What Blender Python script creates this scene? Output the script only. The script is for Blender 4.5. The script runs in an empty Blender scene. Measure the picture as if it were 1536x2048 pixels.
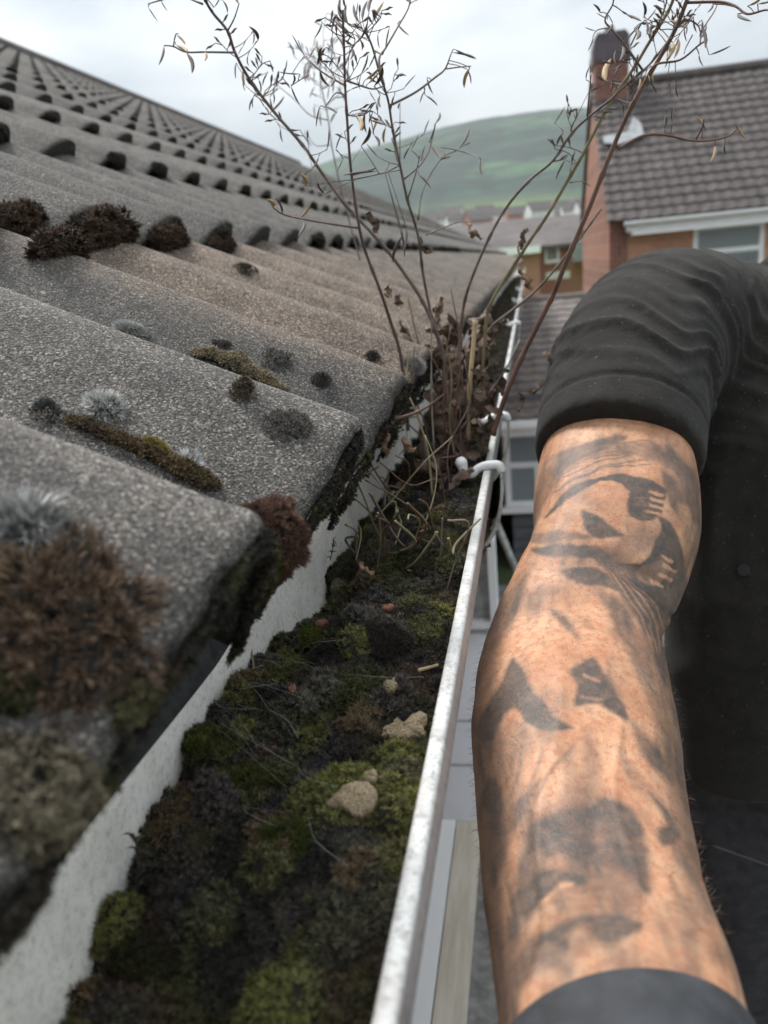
import bpy, math, random
import numpy as np
from mathutils import Vector, Matrix
from mathutils.bvhtree import BVHTree

rng = np.random.default_rng(7)
random.seed(7)
S = bpy.context.scene
COL = S.collection

# ------------------------------------------------------------------ camera
FPX, CX, CY = 1538.0, 768.0, 1024.0          # focal length and centre in photo pixels
def _n(v):
    v = np.asarray(v, float); return v / np.linalg.norm(v)
def cdir(px, py): return _n([(px - CX) / FPX, -(py - CY) / FPX, -1.0])
_Y = cdir(1055, 510)                           # the gutter runs towards this point
_Z = _n(np.array([0, 1., 0]) - _Y * _Y[1])
_X = np.cross(_Y, _Z)
_a = math.radians(-2.0)
_Z = _Z * math.cos(_a) + _X * math.sin(_a)
_X = np.cross(_Y, _Z)
R = np.array([_X, _Y, _Z])                     # camera -> world (x right, y along gutter, z up)
cam_d = bpy.data.cameras.new('camera'); cam = bpy.data.objects.new('camera', cam_d); COL.objects.link(cam)
cam.matrix_world = Matrix(R.tolist()).to_4x4()
cam_d.sensor_fit = 'HORIZONTAL'; cam_d.sensor_width = 36.0; cam_d.lens = 36.0 * FPX / 1536.0
cam_d.clip_start = 0.01; cam_d.clip_end = 20000
cam_d.dof.use_dof = True; cam_d.dof.focus_distance = 0.46; cam_d.dof.aperture_fstop = 12.5
S.camera = cam
def ray(px, py): return R @ cdir(px, py)
def at(px, py, Y):                             # point seen at a pixel, Y metres along the gutter
    r = ray(px, py); return r * (Y / r[1])
def pix(px, py, d):                            # point seen at a pixel, d metres deep
    return R @ np.array([(px - CX) / FPX * d, -(py - CY) / FPX * d, -d])
def atz(px, py, z):
    r = ray(px, py); return r * (z / r[2])
def toscr(V):
    c = np.asarray(V) @ R                      # world -> camera
    return CX + FPX * c[..., 0] / -c[..., 2], CY - FPX * c[..., 1] / -c[..., 2]

# ------------------------------------------------------------------ light
EXPOSURE = 1.68
SUN_EL, SUN_AZ = 54.0, -48.0                    # overcast: a broad, weak sun
w = bpy.data.worlds.new('World'); S.world = w; w.use_nodes = True
nt = w.node_tree; nt.nodes.clear()
out = nt.nodes.new('ShaderNodeOutputWorld'); bg = nt.nodes.new('ShaderNodeBackground')
sky = nt.nodes.new('ShaderNodeTexSky'); sky.sky_type = 'NISHITA'; sky.sun_disc = False
sky.sun_elevation = math.radians(SUN_EL); sky.sun_rotation = math.radians(SUN_AZ)
sky.air_density = 1.0; sky.dust_density = 4.0
tc = nt.nodes.new('ShaderNodeTexCoord'); mp = nt.nodes.new('ShaderNodeMapping'); mp.inputs['Scale'].default_value = (1, 1, 2.6)
nz = nt.nodes.new('ShaderNodeTexNoise'); nz.inputs['Scale'].default_value = 3.4; nz.inputs['Detail'].default_value = 4; nz.inputs['Roughness'].default_value = 0.5
rp = nt.nodes.new('ShaderNodeValToRGB')
rp.color_ramp.elements[0].position = 0.40; rp.color_ramp.elements[0].color = (3.3, 3.72, 4.05, 1)
rp.color_ramp.elements[1].position = 0.62; rp.color_ramp.elements[1].color = (5.5, 5.68, 5.8, 1)
mx = nt.nodes.new('ShaderNodeMix'); mx.data_type = 'RGBA'; mx.inputs[0].default_value = 0.9
L = nt.links.new
L(tc.outputs['Generated'], mp.inputs['Vector']); L(mp.outputs['Vector'], nz.inputs['Vector']); L(nz.outputs['Fac'], rp.inputs['Fac'])
L(sky.outputs['Color'], mx.inputs[6]); 
sp = nt.nodes.new('ShaderNodeSeparateXYZ'); gm = nt.nodes.new('ShaderNodeMapRange'); gm.inputs['From Min'].default_value = 0.0; gm.inputs['From Max'].default_value = 1.0; gm.inputs['To Min'].default_value = 0.385; gm.inputs['To Max'].default_value = 1.7
vm = nt.nodes.new('ShaderNodeVectorMath'); vm.operation = 'SCALE'
L(tc.outputs['Generated'], sp.inputs[0]); L(sp.outputs['Z'], gm.inputs['Value']); L(rp.outputs['Color'], vm.inputs[0]); L(gm.outputs[0], vm.inputs['Scale']); L(vm.outputs[0], mx.inputs[7]); L(mx.outputs[2], bg.inputs['Color'])
bg.inputs['Strength'].default_value = 0.08
L(bg.outputs['Background'], out.inputs['Surface'])
sd = bpy.data.lights.new('sun', 'SUN'); sd.energy = 1.5; sd.angle = math.radians(20); sd.color = (1, 0.97, 0.92)
so = bpy.data.objects.new('sun', sd); COL.objects.link(so)
_e, _z = math.radians(SUN_EL), math.radians(SUN_AZ)
_sun = Vector((math.sin(_z) * math.cos(_e), math.cos(_z) * math.cos(_e), math.sin(_e)))
so.rotation_euler = (-_sun).to_track_quat('-Z', 'Y').to_euler(); so.location = (3, 3, 8)
S.view_settings.view_transform = 'Standard'; S.view_settings.look = 'None'
S.view_settings.exposure = EXPOSURE; S.view_settings.gamma = 1.0
S.render.engine = 'CYCLES'
S.cycles.use_denoising = True
S.cycles.max_bounces = 6; S.cycles.diffuse_bounces = 3; S.cycles.glossy_bounces = 3; S.cycles.volume_bounces = 0

# ------------------------------------------------------------------ object helpers
def tag(o, label=None, cat=None, group=None, kind=None):
    if label: o['label'] = label
    if cat: o['category'] = cat
    if group: o['group'] = group
    if kind: o['kind'] = kind
    return o
def thing(name, loc, label, cat, group=None):
    o = bpy.data.objects.new(name, None); COL.objects.link(o); o.location = [float(c) for c in loc]
    o.empty_display_size = 0.05
    return tag(o, label, cat, group)
def wloc(o):
    p = np.zeros(3)
    while o is not None: p = p + np.array(o.location); o = o.parent
    return p
def link_mesh(name, me, mat, parent=None, origin=None):
    if mat is not None:
        for m in (mat if isinstance(mat, (list, tuple)) else [mat]): me.materials.append(m)
    o = bpy.data.objects.new(name, me); COL.objects.link(o)
    if parent is not None: o.parent = parent
    if origin is not None: o.location = [float(c) for c in origin]
    return o
def mesh(name, V, F, mat, parent=None, tint=None, smooth=True, origin=None, extra=None, mi=None):
    """V (n,3) world coordinates; F (m,k) index array or list of lists."""
    V = np.asarray(V, float).reshape(-1, 3)
    if parent is not None: V = V - wloc(parent)
    elif origin is not None: V = V - np.asarray(origin, float)
    me = bpy.data.meshes.new(name)
    if isinstance(F, np.ndarray):
        m, k = F.shape
        me.vertices.add(len(V)); me.vertices.foreach_set('co', V.astype(np.float32).ravel())
        me.loops.add(m * k); me.loops.foreach_set('vertex_index', F.astype(np.int32).ravel())
        me.polygons.add(m); me.polygons.foreach_set('loop_start', np.arange(0, m * k, k, dtype=np.int32))
        me.polygons.foreach_set('loop_total', np.full(m, k, np.int32))
        me.update(calc_edges=True)
    else:
        me.from_pydata(V.tolist(), [], [list(map(int, f)) for f in F]); me.update()
    if tint is not None:
        a = me.color_attributes.new('tint', 'FLOAT_COLOR', 'POINT')
        c = np.ones((len(V), 4), np.float32); c[:, :tint.shape[1]] = tint
        a.data.foreach_set('color', c.ravel())
    if extra:
        for k_, v_ in extra.items():
            a = me.attributes.new(k_, 'FLOAT', 'POINT'); a.data.foreach_set('value', v_.astype(np.float32))
    me.polygons.foreach_set('use_smooth', np.full(len(me.polygons), bool(smooth)))
    if mi is not None: me.polygons.foreach_set('material_index', np.asarray(mi, np.int32))
    me.update()
    return link_mesh(name, me, mat, parent, None if parent is not None else origin)
class MB:
    def __init__(s): s.v = []; s.f = []
    def add(s, V, F):
        b = len(s.v); s.v += [list(map(float, p)) for p in V]; s.f += [[i + b for i in f] for f in F]; return s
    def box(s, a, b):
        x0, y0, z0 = a; x1, y1, z1 = b
        V = [(x0,y0,z0),(x1,y0,z0),(x1,y1,z0),(x0,y1,z0),(x0,y0,z1),(x1,y0,z1),(x1,y1,z1),(x0,y1,z1)]
        return s.add(V, [(0,3,2,1),(4,5,6,7),(0,1,5,4),(1,2,6,5),(2,3,7,6),(3,0,4,7)])
    def prism(s, prof, axis, a, b):            # profile of 2-D points swept along one axis
        V = []
        for t in (a, b):
            for (p, q) in prof:
                V.append({'x': (t, p, q), 'y': (p, t, q), 'z': (p, q, t)}[axis])
        n = len(prof)
        F = [[i, (i + 1) % n, n + (i + 1) % n, n + i] for i in range(n)] + [list(range(n))[::-1], list(range(n, 2 * n))]
        return s.add(V, F)
    def tube(s, pts, rad, n=8, cap=True):
        V, F = tube(pts, rad, n, cap); return s.add(V, F)
    def build(s, name, mat, parent=None, smooth=False, origin=None):
        return mesh(name, s.v, s.f, mat, parent, smooth=smooth, origin=origin)
def frames(P):
    P = np.asarray(P, float); T = np.gradient(P, axis=0); T /= np.linalg.norm(T, axis=1)[:, None] + 1e-12
    u = np.cross(T[0], [0.3, 0.2, 1.0]); u /= np.linalg.norm(u) + 1e-12
    U = []
    for t in T:
        u = u - t * (u @ t); u /= np.linalg.norm(u) + 1e-12; U.append(u.copy())
    U = np.array(U); return T, U, np.cross(T, U)
def tube(pts, rad, n=8, cap=True):
    P = np.asarray(pts, float); T, U, W = frames(P); r = np.broadcast_to(np.asarray(rad, float), (len(P),))
    a = np.arange(n) * 2 * math.pi / n
    V = (P[:, None] + r[:, None, None] * (np.cos(a)[None, :, None] * U[:, None] + np.sin(a)[None, :, None] * W[:, None])).reshape(-1, 3)
    F = [[i * n + j, i * n + (j + 1) % n, (i + 1) * n + (j + 1) % n, (i + 1) * n + j] for i in range(len(P) - 1) for j in range(n)]
    if cap: F += [list(range(n))[::-1], list(range((len(P) - 1) * n, len(P) * n))]
    return V, F
def smooth_path(pts, m=6):                     # Catmull-Rom
    P = np.asarray(pts, float); Q = np.vstack([2 * P[0] - P[1], P, 2 * P[-1] - P[-2]]); o = []
    for i in range(len(P) - 1):
        p0, p1, p2, p3 = Q[i:i + 4]
        for t in np.linspace(0, 1, m, endpoint=False):
            o.append(0.5 * (2 * p1 + (p2 - p0) * t + (2 * p0 - 5 * p1 + 4 * p2 - p3) * t * t + (3 * p1 - p0 - 3 * p2 + p3) * t ** 3))
    o.append(P[-1]); return np.array(o)
def grid_faces(nu, nv, wrap_v=False):
    i = np.arange(nu - 1)[:, None]; j = np.arange(nv if wrap_v else nv - 1)[None, :]; j2 = (j + 1) % nv
    return np.stack([i * nv + j, i * nv + j2, (i + 1) * nv + j2, (i + 1) * nv + j], -1).reshape(-1, 4)
def vnoise(P, scale, seed=0):                  # cheap smooth value noise in 3-D, 0..1
    Q = np.asarray(P, float) * scale + seed * 17.13
    i = np.floor(Q).astype(np.int64); f = Q - i; f = f * f * (3 - 2 * f)
    def h(a):
        n = (a[..., 0] * 374761393 + a[..., 1] * 668265263 + a[..., 2] * 2147483647 + seed * 974634777) & 0x7fffffff
        n = ((n ^ (n >> 13)) * 1274126177) & 0x7fffffff
        return ((n ^ (n >> 16)) & 0xffff) / 65535.0
    r = 0
    for dx in (0, 1):
        for dy in (0, 1):
            for dz in (0, 1):
                wt = (f[..., 0] if dx else 1 - f[..., 0]) * (f[..., 1] if dy else 1 - f[..., 1]) * (f[..., 2] if dz else 1 - f[..., 2])
                r = r + wt * h(i + np.array([dx, dy, dz]))
    return r
def fbm(P, scale, seed=0, oct=3):
    r = 0; a = 0.5; t = 0
    for k in range(oct): r = r + a * vnoise(P, scale * 2 ** k, seed + k); t += a; a *= 0.5
    return r / t

# ------------------------------------------------------------------ materials
def lin(r, g, b):
    return tuple((c / 255 / 12.92 if c / 255 <= 0.04045 else ((c / 255 + 0.055) / 1.055) ** 2.4) for c in (r, g, b)) + (1,)
class NM:
    """small node helper"""
    def __init__(s, name):
        s.m = bpy.data.materials.new(name); s.m.use_nodes = True; s.t = s.m.node_tree
        s.b = s.t.nodes['Principled BSDF']; s.b.inputs['Roughness'].default_value = 0.8
        s.co = s.t.nodes.new('ShaderNodeTexCoord').outputs['Object']
    def n(s, kind, **kw):
        nd = s.t.nodes.new('ShaderNode' + kind)
        for k, v in kw.items():
            if k in nd.inputs: nd.inputs[k].default_value = v
            else: setattr(nd, k, v)
        return nd
    def l(s, a, b): s.t.links.new(a, b)
    def noise(s, scale, detail=4, rough=0.55, stretch=None, dist=0.0):
        nd = s.n('TexNoise', Scale=scale, Detail=detail, Roughness=rough, Distortion=dist)
        v = s.co
        if stretch:
            mp = s.n('Mapping', Scale=stretch); s.l(v, mp.inputs['Vector']); v = mp.outputs['Vector']
        s.l(v, nd.inputs['Vector']); return nd.outputs['Fac']
    def voro(s, scale, feature='F1', out='Color', rand=1.0):
        nd = s.n('TexVoronoi', Scale=scale, Randomness=rand); nd.feature = feature
        s.l(s.co, nd.inputs['Vector']); return nd.outputs[out]
    def ramp(s, fac, stops):
        nd = s.n('ValToRGB'); e = nd.color_ramp.elements
        while len(e) < len(stops): e.new(0.5)
        for k, (p, c) in enumerate(stops): e[k].position = p; e[k].color = c if len(c) == 4 else tuple(c) + (1,)
        s.l(fac, nd.inputs['Fac']); return nd.outputs['Color']
    def mix(s, fac, a, b, mode='MIX'):
        nd = s.n('Mix', data_type='RGBA', blend_type=mode)
        for v, i in ((fac, 0), (a, 6), (b, 7)):
            if isinstance(v, (int, float)): nd.inputs[i].default_value = v
            elif isinstance(v, tuple): nd.inputs[i].default_value = v
            else: s.l(v, nd.inputs[i])
        return nd.outputs[2]
    def math(s, op, a, b=0.0):
        nd = s.n('Math', operation=op)
        for v, i in ((a, 0), (b, 1)):
            if isinstance(v, (int, float)): nd.inputs[i].default_value = v
            else: s.l(v, nd.inputs[i])
        return nd.outputs[0]
    def attr(s, name='tint', out='Color'):
        nd = s.n('Attribute', attribute_name=name); return nd.outputs[out]
    def bump(s, h, strength, dist):
        nd = s.n('Bump', Strength=strength, Distance=dist); s.l(h, nd.inputs['Height']); s.l(nd.outputs['Normal'], s.b.inputs['Normal'])
    def base(s, c):
        if isinstance(c, tuple): s.b.inputs['Base Color'].default_value = c
        else: s.l(c, s.b.inputs['Base Color'])
    def set(s, **kw):
        for k, v in kw.items(): s.b.inputs[k.replace('_', ' ')].default_value = v
        return s
def simple(name, c1, c2, scale, rough=0.7, bump=0.0, bscale=None, bdist=0.002, stretch=None, detail=4):
    m = NM(name); f = m.noise(scale, detail, stretch=stretch)
    m.base(m.ramp(f, [(0.35, c1), (0.68, c2)])); m.set(Roughness=rough)
    if bump: m.bump(m.noise(bscale or scale * 4, 4), bump, bdist)
    return m.m

def mat_tile():
    m = NM('concrete_tile')
    t = m.attr('tint')
    v1 = m.voro(1050); v2 = m.voro(330); n1 = m.noise(26, 5); n2 = m.noise(1300, 3, 0.75)
    sx = m.n('SeparateColor'); m.l(v1, sx.inputs[0]); r1 = sx.outputs[0]
    sy = m.n('SeparateColor'); m.l(v2, sy.inputs[0]); r2 = sy.outputs[0]
    grain = m.ramp(r1, [(0.0, (0.22, 0.21, 0.20, 1)), (0.4, (0.72, 0.70, 0.68, 1)), (0.75, (1.25, 1.22, 1.18, 1)), (0.9, (2.0, 1.94, 1.85, 1)), (1.0, (3.4, 3.25, 3.05, 1))])
    c = m.mix(1.0, t, grain, 'MULTIPLY')
    c = m.mix(0.55, c, m.mix(1.0, c, m.ramp(n2, [(0.3, (0.35, 0.34, 0.33, 1)), (0.7, (1.6, 1.6, 1.6, 1))]), 'MULTIPLY'))
    c = m.mix(0.8, c, m.mix(1.0, c, m.ramp(n1, [(0.3, (0.62, 0.62, 0.62, 1)), (0.7, (1.3, 1.27, 1.22, 1))]), 'MULTIPLY'))
    # dark weathering grime in blotches, pale crusts of lichen
    n3 = m.noise(70, 6, 0.7)
    c = m.mix(m.ramp(n3, [(0.55, (0, 0, 0, 1)), (0.75, (0.75, 0.75, 0.75, 1))]), c, (0.035, 0.034, 0.032, 1))
    n4 = m.noise(120, 4, 0.6); spots = m.ramp(m.math('MULTIPLY', n4, r2), [(0.56, (0, 0, 0, 1)), (0.64, (0.8, 0.8, 0.8, 1))])
    c = m.mix(spots, c, (0.42, 0.40, 0.34, 1))
    gr = m.attr('grime_shade', 'Fac')  # roof mask: dirt together with painted shade of the rolls
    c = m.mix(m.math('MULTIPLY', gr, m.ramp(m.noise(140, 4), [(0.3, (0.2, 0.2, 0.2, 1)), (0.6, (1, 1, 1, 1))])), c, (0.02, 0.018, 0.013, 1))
    m.base(c); m.set(Roughness=0.88)
    h = m.math('ADD', m.voro(860, 'F1', 'Distance'), m.math('MULTIPLY', n2, 0.9))
    h = m.math('ADD', h, m.math('MULTIPLY', m.noise(220, 4), 1.6))
    m.bump(h, 1.0, 0.0019)
    return m.m
def mat_moss(name='moss', rough=0.85):
    m = NM(name); c = m.attr('tint'); m.base(c); m.set(Roughness=rough, Specular_IOR_Level=0.25)
    m.b.inputs['Sheen Weight'].default_value = 0.0
    return m.m
def mat_pvc(name, base, dirt, amount, streak=None):
    m = NM(name)
    n1 = m.noise(35, 6, 0.7); n2 = m.noise(260, 4, 0.7); n3 = m.noise(900, 3, 0.7)
    c = m.mix(m.ramp(n1, [(0.42, (0, 0, 0, 1)), (0.75, (amount,) * 3 + (1,))]), base, dirt)
    c = m.mix(m.ramp(n2, [(0.5, (0, 0, 0, 1)), (0.72, (amount,) * 3 + (1,))]), c, (dirt[0] * 0.6, dirt[1] * 0.6, dirt[2] * 0.6, 1))
    c = m.mix(m.ramp(n3, [(0.58, (0, 0, 0, 1)), (0.7, (amount,) * 3 + (1,))]), c, (0.05, 0.05, 0.045, 1))
    m.base(c); m.set(Roughness=0.5); m.bump(n2, 0.15, 0.0006)
    return m.m
def mat_brick(name, c1, c2, mortar, scale=1.0, rot=None):
    m = NM(name)
    b = m.n('TexBrick', Scale=1.0)
    b.inputs['Color1'].default_value = c1; b.inputs['Color2'].default_value = c2; b.inputs['Mortar'].default_value = mortar
    b.inputs['Mortar Size'].default_value = 0.008; b.inputs['Brick Width'].default_value = 0.225; b.inputs['Row Height'].default_value = 0.075
    mp = m.n('Mapping'); mp.inputs['Rotation'].default_value = rot or (math.radians(90), 0, 0); mp.vector_type = 'TEXTURE' if False else 'POINT'
    m.l(m.co, mp.inputs['Vector']); m.l(mp.outputs['Vector'], b.inputs['Vector'])
    n = m.noise(3, 5)
    c = m.mix(0.5, b.outputs['Color'], m.mix(1.0, b.outputs['Color'], m.ramp(n, [(0.3, (0.5, 0.5, 0.5, 1)), (0.7, (1.4, 1.35, 1.3, 1))]), 'MULTIPLY'))
    m.base(c); m.set(Roughness=0.9); m.bump(b.outputs['Fac'], -0.4, 0.01)
    return m.m
def mat_glass(name='window_glass', c=(0.05, 0.06, 0.065, 1)):
    m = NM(name); m.base(c); m.set(Roughness=0.06, Specular_IOR_Level=0.7); return m.m
def mat_skin():
    m = NM('tattooed_skin')
    n1 = m.noise(38, 4, 0.6); n2 = m.noise(230, 4, 0.65); n3 = m.noise(900, 2)
    c = m.ramp(n1, [(0.3, (0.355, 0.170, 0.091, 1)), (0.5, (0.45, 0.234, 0.132, 1)), (0.7, (0.53, 0.312, 0.190, 1))])
    c = m.mix(m.ramp(n2, [(0.46, (0, 0, 0, 1)), (0.62, (0.6, 0.6, 0.6, 1))]), c, (0.34, 0.122, 0.060, 1))
    c = m.mix(m.ramp(m.noise(420, 2, 0.5), [(0.64, (0, 0, 0, 1)), (0.70, (0.55, 0.55, 0.55, 1))]), c, (0.20, 0.075, 0.04, 1))
    ink = m.attr('ink', 'Fac'); shade = m.attr('inkshade', 'Fac')
    inkc = m.mix(shade, (0.045, 0.043, 0.041, 1), (0.135, 0.108, 0.082, 1))
    k = m.math('MULTIPLY', ink, m.ramp(m.noise(160, 5, 0.7), [(0.2, (0.72, 0.72, 0.72, 1)), (0.6, (1, 1, 1, 1))]))
    c = m.mix(k, c, inkc)
    m.base(c); m.set(Roughness=0.5, Specular_IOR_Level=0.35)
    m.b.inputs['Subsurface Weight'].default_value = 0.06; m.b.inputs['Subsurface Radius'].default_value = (0.006, 0.0025, 0.0012)
    m.b.inputs['Subsurface Scale'].default_value = 0.5
    v = m.voro(900, 'F1', 'Distance')
    m.bump(m.math('ADD', m.math('MULTIPLY', v, 0.7), m.math('ADD', n3, m.math('MULTIPLY', n2, 1.4))), 0.35, 0.0006)
    return m.m
def mat_cloth(name, c1, c2, lint=True):
    m = NM(name); n = m.noise(60, 4); wv = m.noise(1600, 2, stretch=(1, 1, 0.35))
    c = m.ramp(n, [(0.3, c1), (0.7, c2)])
    c = m.mix(0.6, c, m.mix(1.0, c, m.ramp(wv, [(0.3, (0.6, 0.6, 0.6, 1)), (0.7, (1.5, 1.5, 1.5, 1))]), 'MULTIPLY'))
    if lint:
        c = m.mix(m.ramp(m.noise(420, 2, 0.5), [(0.70, (0, 0, 0, 1)), (0.74, (0.4, 0.4, 0.4, 1))]), c, (0.25, 0.23, 0.2, 1))
    m.base(c); m.set(Roughness=0.95, Specular_IOR_Level=0.15)
    m.b.inputs['Sheen Weight'].default_value = 0.06; m.b.inputs['Sheen Roughness'].default_value = 0.5
    m.bump(m.math('ADD', wv, m.math('MULTIPLY', m.noise(260, 4, 0.6), 1.2)), 0.6, 0.0009); return m.m

M = dict(
    tile=mat_tile(), moss=mat_moss(),
    pvc=mat_pvc('white_gutter_plastic', (0.80, 0.80, 0.79, 1), (0.34, 0.30, 0.27, 1), 0.55),
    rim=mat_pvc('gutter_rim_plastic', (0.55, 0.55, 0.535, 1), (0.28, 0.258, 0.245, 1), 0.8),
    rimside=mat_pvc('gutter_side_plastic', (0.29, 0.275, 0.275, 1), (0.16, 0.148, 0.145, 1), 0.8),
    pvc_in=mat_pvc('gutter_inner_plastic', (0.88, 0.855, 0.79, 1), (0.56, 0.51, 0.43, 1), 0.55),
    clip=mat_pvc('white_clip_plastic', (0.84, 0.84, 0.82, 1), (0.5, 0.48, 0.44, 1), 0.25),
    felt=simple('roofing_felt', (0.012, 0.013, 0.016, 1), (0.05, 0.05, 0.052, 1), 180, 0.8, 0.5, 700, 0.0008),
    white=simple('white_upvc', (0.78, 0.79, 0.79, 1), (0.86, 0.86, 0.85, 1), 6, 0.4),
    glass=mat_glass(), glass_pale=mat_glass('pale_glass', (0.22, 0.25, 0.26, 1)),
    skin=mat_skin(), shirt=mat_cloth('black_shirt_cloth', (0.017, 0.0155, 0.0142, 1), (0.028, 0.025, 0.0225, 1)),
    trousers=mat_cloth('charcoal_trouser_cloth', (0.030, 0.029, 0.033, 1), (0.055, 0.052, 0.058, 1)),
    stitch=simple('grey_thread', (0.10, 0.10, 0.10, 1), (0.16, 0.16, 0.15, 1), 900, 0.8),
    band=simple('dark_band_cloth', (0.016, 0.017, 0.020, 1), (0.034, 0.036, 0.041, 1), 90, 0.8, 0.4, 900, 0.0005),
    button=simple('black_button', (0.006, 0.006, 0.007, 1), (0.014, 0.014, 0.014, 1), 60, 0.55),
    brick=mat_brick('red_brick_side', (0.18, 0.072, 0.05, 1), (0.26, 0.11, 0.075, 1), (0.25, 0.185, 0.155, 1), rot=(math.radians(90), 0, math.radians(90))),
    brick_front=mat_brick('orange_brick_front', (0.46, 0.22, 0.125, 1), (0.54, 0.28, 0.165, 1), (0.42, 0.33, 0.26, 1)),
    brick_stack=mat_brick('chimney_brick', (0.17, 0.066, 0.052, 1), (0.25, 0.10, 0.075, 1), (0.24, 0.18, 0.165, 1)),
    brick_dark=mat_brick('sooty_brick', (0.085, 0.070, 0.085, 1), (0.13, 0.10, 0.115, 1), (0.12, 0.11, 0.12, 1)),
    rooftile=simple('brown_roof_tile', (0.038, 0.031, 0.030, 1), (0.085, 0.070, 0.066, 1), 5, 0.85, 0.4, 40, 0.01),
    rooftile_low=simple('brown_low_tile', (0.085, 0.070, 0.064, 1), (0.15, 0.125, 0.112, 1), 6, 0.85, 0.4, 40, 0.01),
    rooffar=simple('far_roof_tile', (0.075, 0.066, 0.064, 1), (0.12, 0.105, 0.10, 1), 1.2, 0.9),
    lead=simple('lead_flashing', (0.17, 0.18, 0.19, 1), (0.30, 0.31, 0.32, 1), 8, 0.6),
    concrete=simple('grey_concrete', (0.16, 0.165, 0.175, 1), (0.25, 0.255, 0.26, 1), 9, 0.9, 0.4, 60, 0.004),
    panel=simple('pale_grey_panel', (0.50, 0.50, 0.515, 1), (0.56, 0.56, 0.57, 1), 5, 0.6),
    panel_joint=simple('grey_joint', (0.34, 0.34, 0.35, 1), (0.4, 0.4, 0.41, 1), 20, 0.7),
    board=simple('cream_board', (0.50, 0.45, 0.36, 1), (0.66, 0.61, 0.52, 1), 14, 0.75, 0.3, 120, 0.002, stretch=(6, 0.6, 6)),
    clad=simple('grey_cladding', (0.10, 0.10, 0.11, 1), (0.15, 0.15, 0.16, 1), 12, 0.8),
    render_grey=simple('weathered_grey_paint', (0.22, 0.22, 0.22, 1), (0.44, 0.44, 0.43, 1), 30, 0.8),
    stem_red=simple('red_brown_stem', (0.075, 0.036, 0.026, 1), (0.16, 0.082, 0.055, 1), 60, 0.6, stretch=(1, 1, 0.3)),
    stem_grey=simple('grey_brown_stem', (0.085, 0.060, 0.050, 1), (0.20, 0.15, 0.125, 1), 70, 0.65),
    stem_olive=simple('olive_stem', (0.13, 0.11, 0.055, 1), (0.25, 0.20, 0.11, 1), 60, 0.65),
    stem_purple=simple('purple_brown_stem', (0.075, 0.045, 0.042, 1), (0.17, 0.11, 0.10, 1), 60, 0.6, stretch=(1, 1, 0.3)),
    stem_pale=simple('straw_stem', (0.34, 0.25, 0.13, 1), (0.52, 0.41, 0.24, 1), 120, 0.7, stretch=(1, 1, 0.2)),
    pod=simple('dry_seed_pod', (0.050, 0.038, 0.034, 1), (0.15, 0.11, 0.09, 1), 90, 0.7),
    pod_pale=simple('straw_seed_pod', (0.30, 0.20, 0.11, 1), (0.52, 0.38, 0.22, 1), 120, 0.7),
    leaf=simple('dead_brown_leaf', (0.075, 0.050, 0.038, 1), (0.235, 0.155, 0.110, 1), 90, 0.8, 0.5, 300, 0.001),
    leaf_tan=simple('dead_tan_leaf', (0.17, 0.10, 0.06, 1), (0.33, 0.215, 0.135, 1), 90, 0.8, 0.5, 300, 0.001),
    leaf_green=simple('wilted_green_leaf', (0.14, 0.17, 0.075, 1), (0.27, 0.30, 0.16, 1), 120, 0.7),
    stone=simple('sandy_mortar', (0.10, 0.074, 0.045, 1), (0.40, 0.305, 0.195, 1), 1500, 0.95, 0.9, 900, 0.0009, detail=3),
    stone_red=simple('terracotta_chip', (0.13, 0.05, 0.03, 1), (0.27, 0.12, 0.075, 1), 500, 0.9, 0.5, 600, 0.0008),
    stone_moss=simple('mossy_pebble', (0.035, 0.036, 0.02, 1), (0.16, 0.15, 0.10, 1), 330, 0.95, 0.7, 700, 0.0008),
    web=simple('cobweb_silk', (0.28, 0.28, 0.28, 1), (0.4, 0.4, 0.4, 1), 100, 0.5),
    grass=simple('lawn_grass', (0.12, 0.24, 0.05, 1), (0.22, 0.38, 0.09, 1), 0.8, 0.95),
    ground=simple('valley_ground', (0.055, 0.085, 0.035, 1), (0.12, 0.14, 0.07, 1), 0.02, 0.95),
    hair=simple('arm_hair', (0.10, 0.06, 0.035, 1), (0.2, 0.13, 0.08, 1), 300, 0.6),
    headhair=simple('dark_hair', (0.02, 0.015, 0.012, 1), (0.05, 0.035, 0.028, 1), 300, 0.7),
)
def mat_hill():
    m = NM('hill_grass')
    a = m.noise(0.006, 6, 0.6); b = m.noise(0.02, 5, 0.65); c3 = m.noise(0.12, 3, 0.7)
    c = m.ramp(a, [(0.38, (0.010, 0.026, 0.022, 1)), (0.5, (0.018, 0.046, 0.030, 1)), (0.62, (0.042, 0.088, 0.044, 1))])
    c = m.mix(m.ramp(b, [(0.50, (0, 0, 0, 1)), (0.54, (0.9, 0.9, 0.9, 1))]), c, (0.010, 0.024, 0.018, 1))
    ve = m.n('TexVoronoi', Scale=0.011); ve.feature = 'DISTANCE_TO_EDGE'; m.l(m.co, ve.inputs['Vector']); c = m.mix(m.ramp(ve.outputs['Distance'], [(0.04, (0.85, 0.85, 0.85, 1)), (0.10, (0, 0, 0, 1))]), c, (0.010, 0.022, 0.015, 1))
    c = m.mix(0.6, c, m.mix(1.0, c, m.ramp(c3, [(0.3, (0.5, 0.5, 0.5, 1)), (0.7, (1.5, 1.5, 1.5, 1))]), 'MULTIPLY'))
    t = m.attr('meadow', 'Fac'); c = m.mix(t, c, (0.16, 0.22, 0.06, 1))
    m.base(c); m.set(Roughness=0.95); return m.m
M['hill'] = mat_hill()

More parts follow.
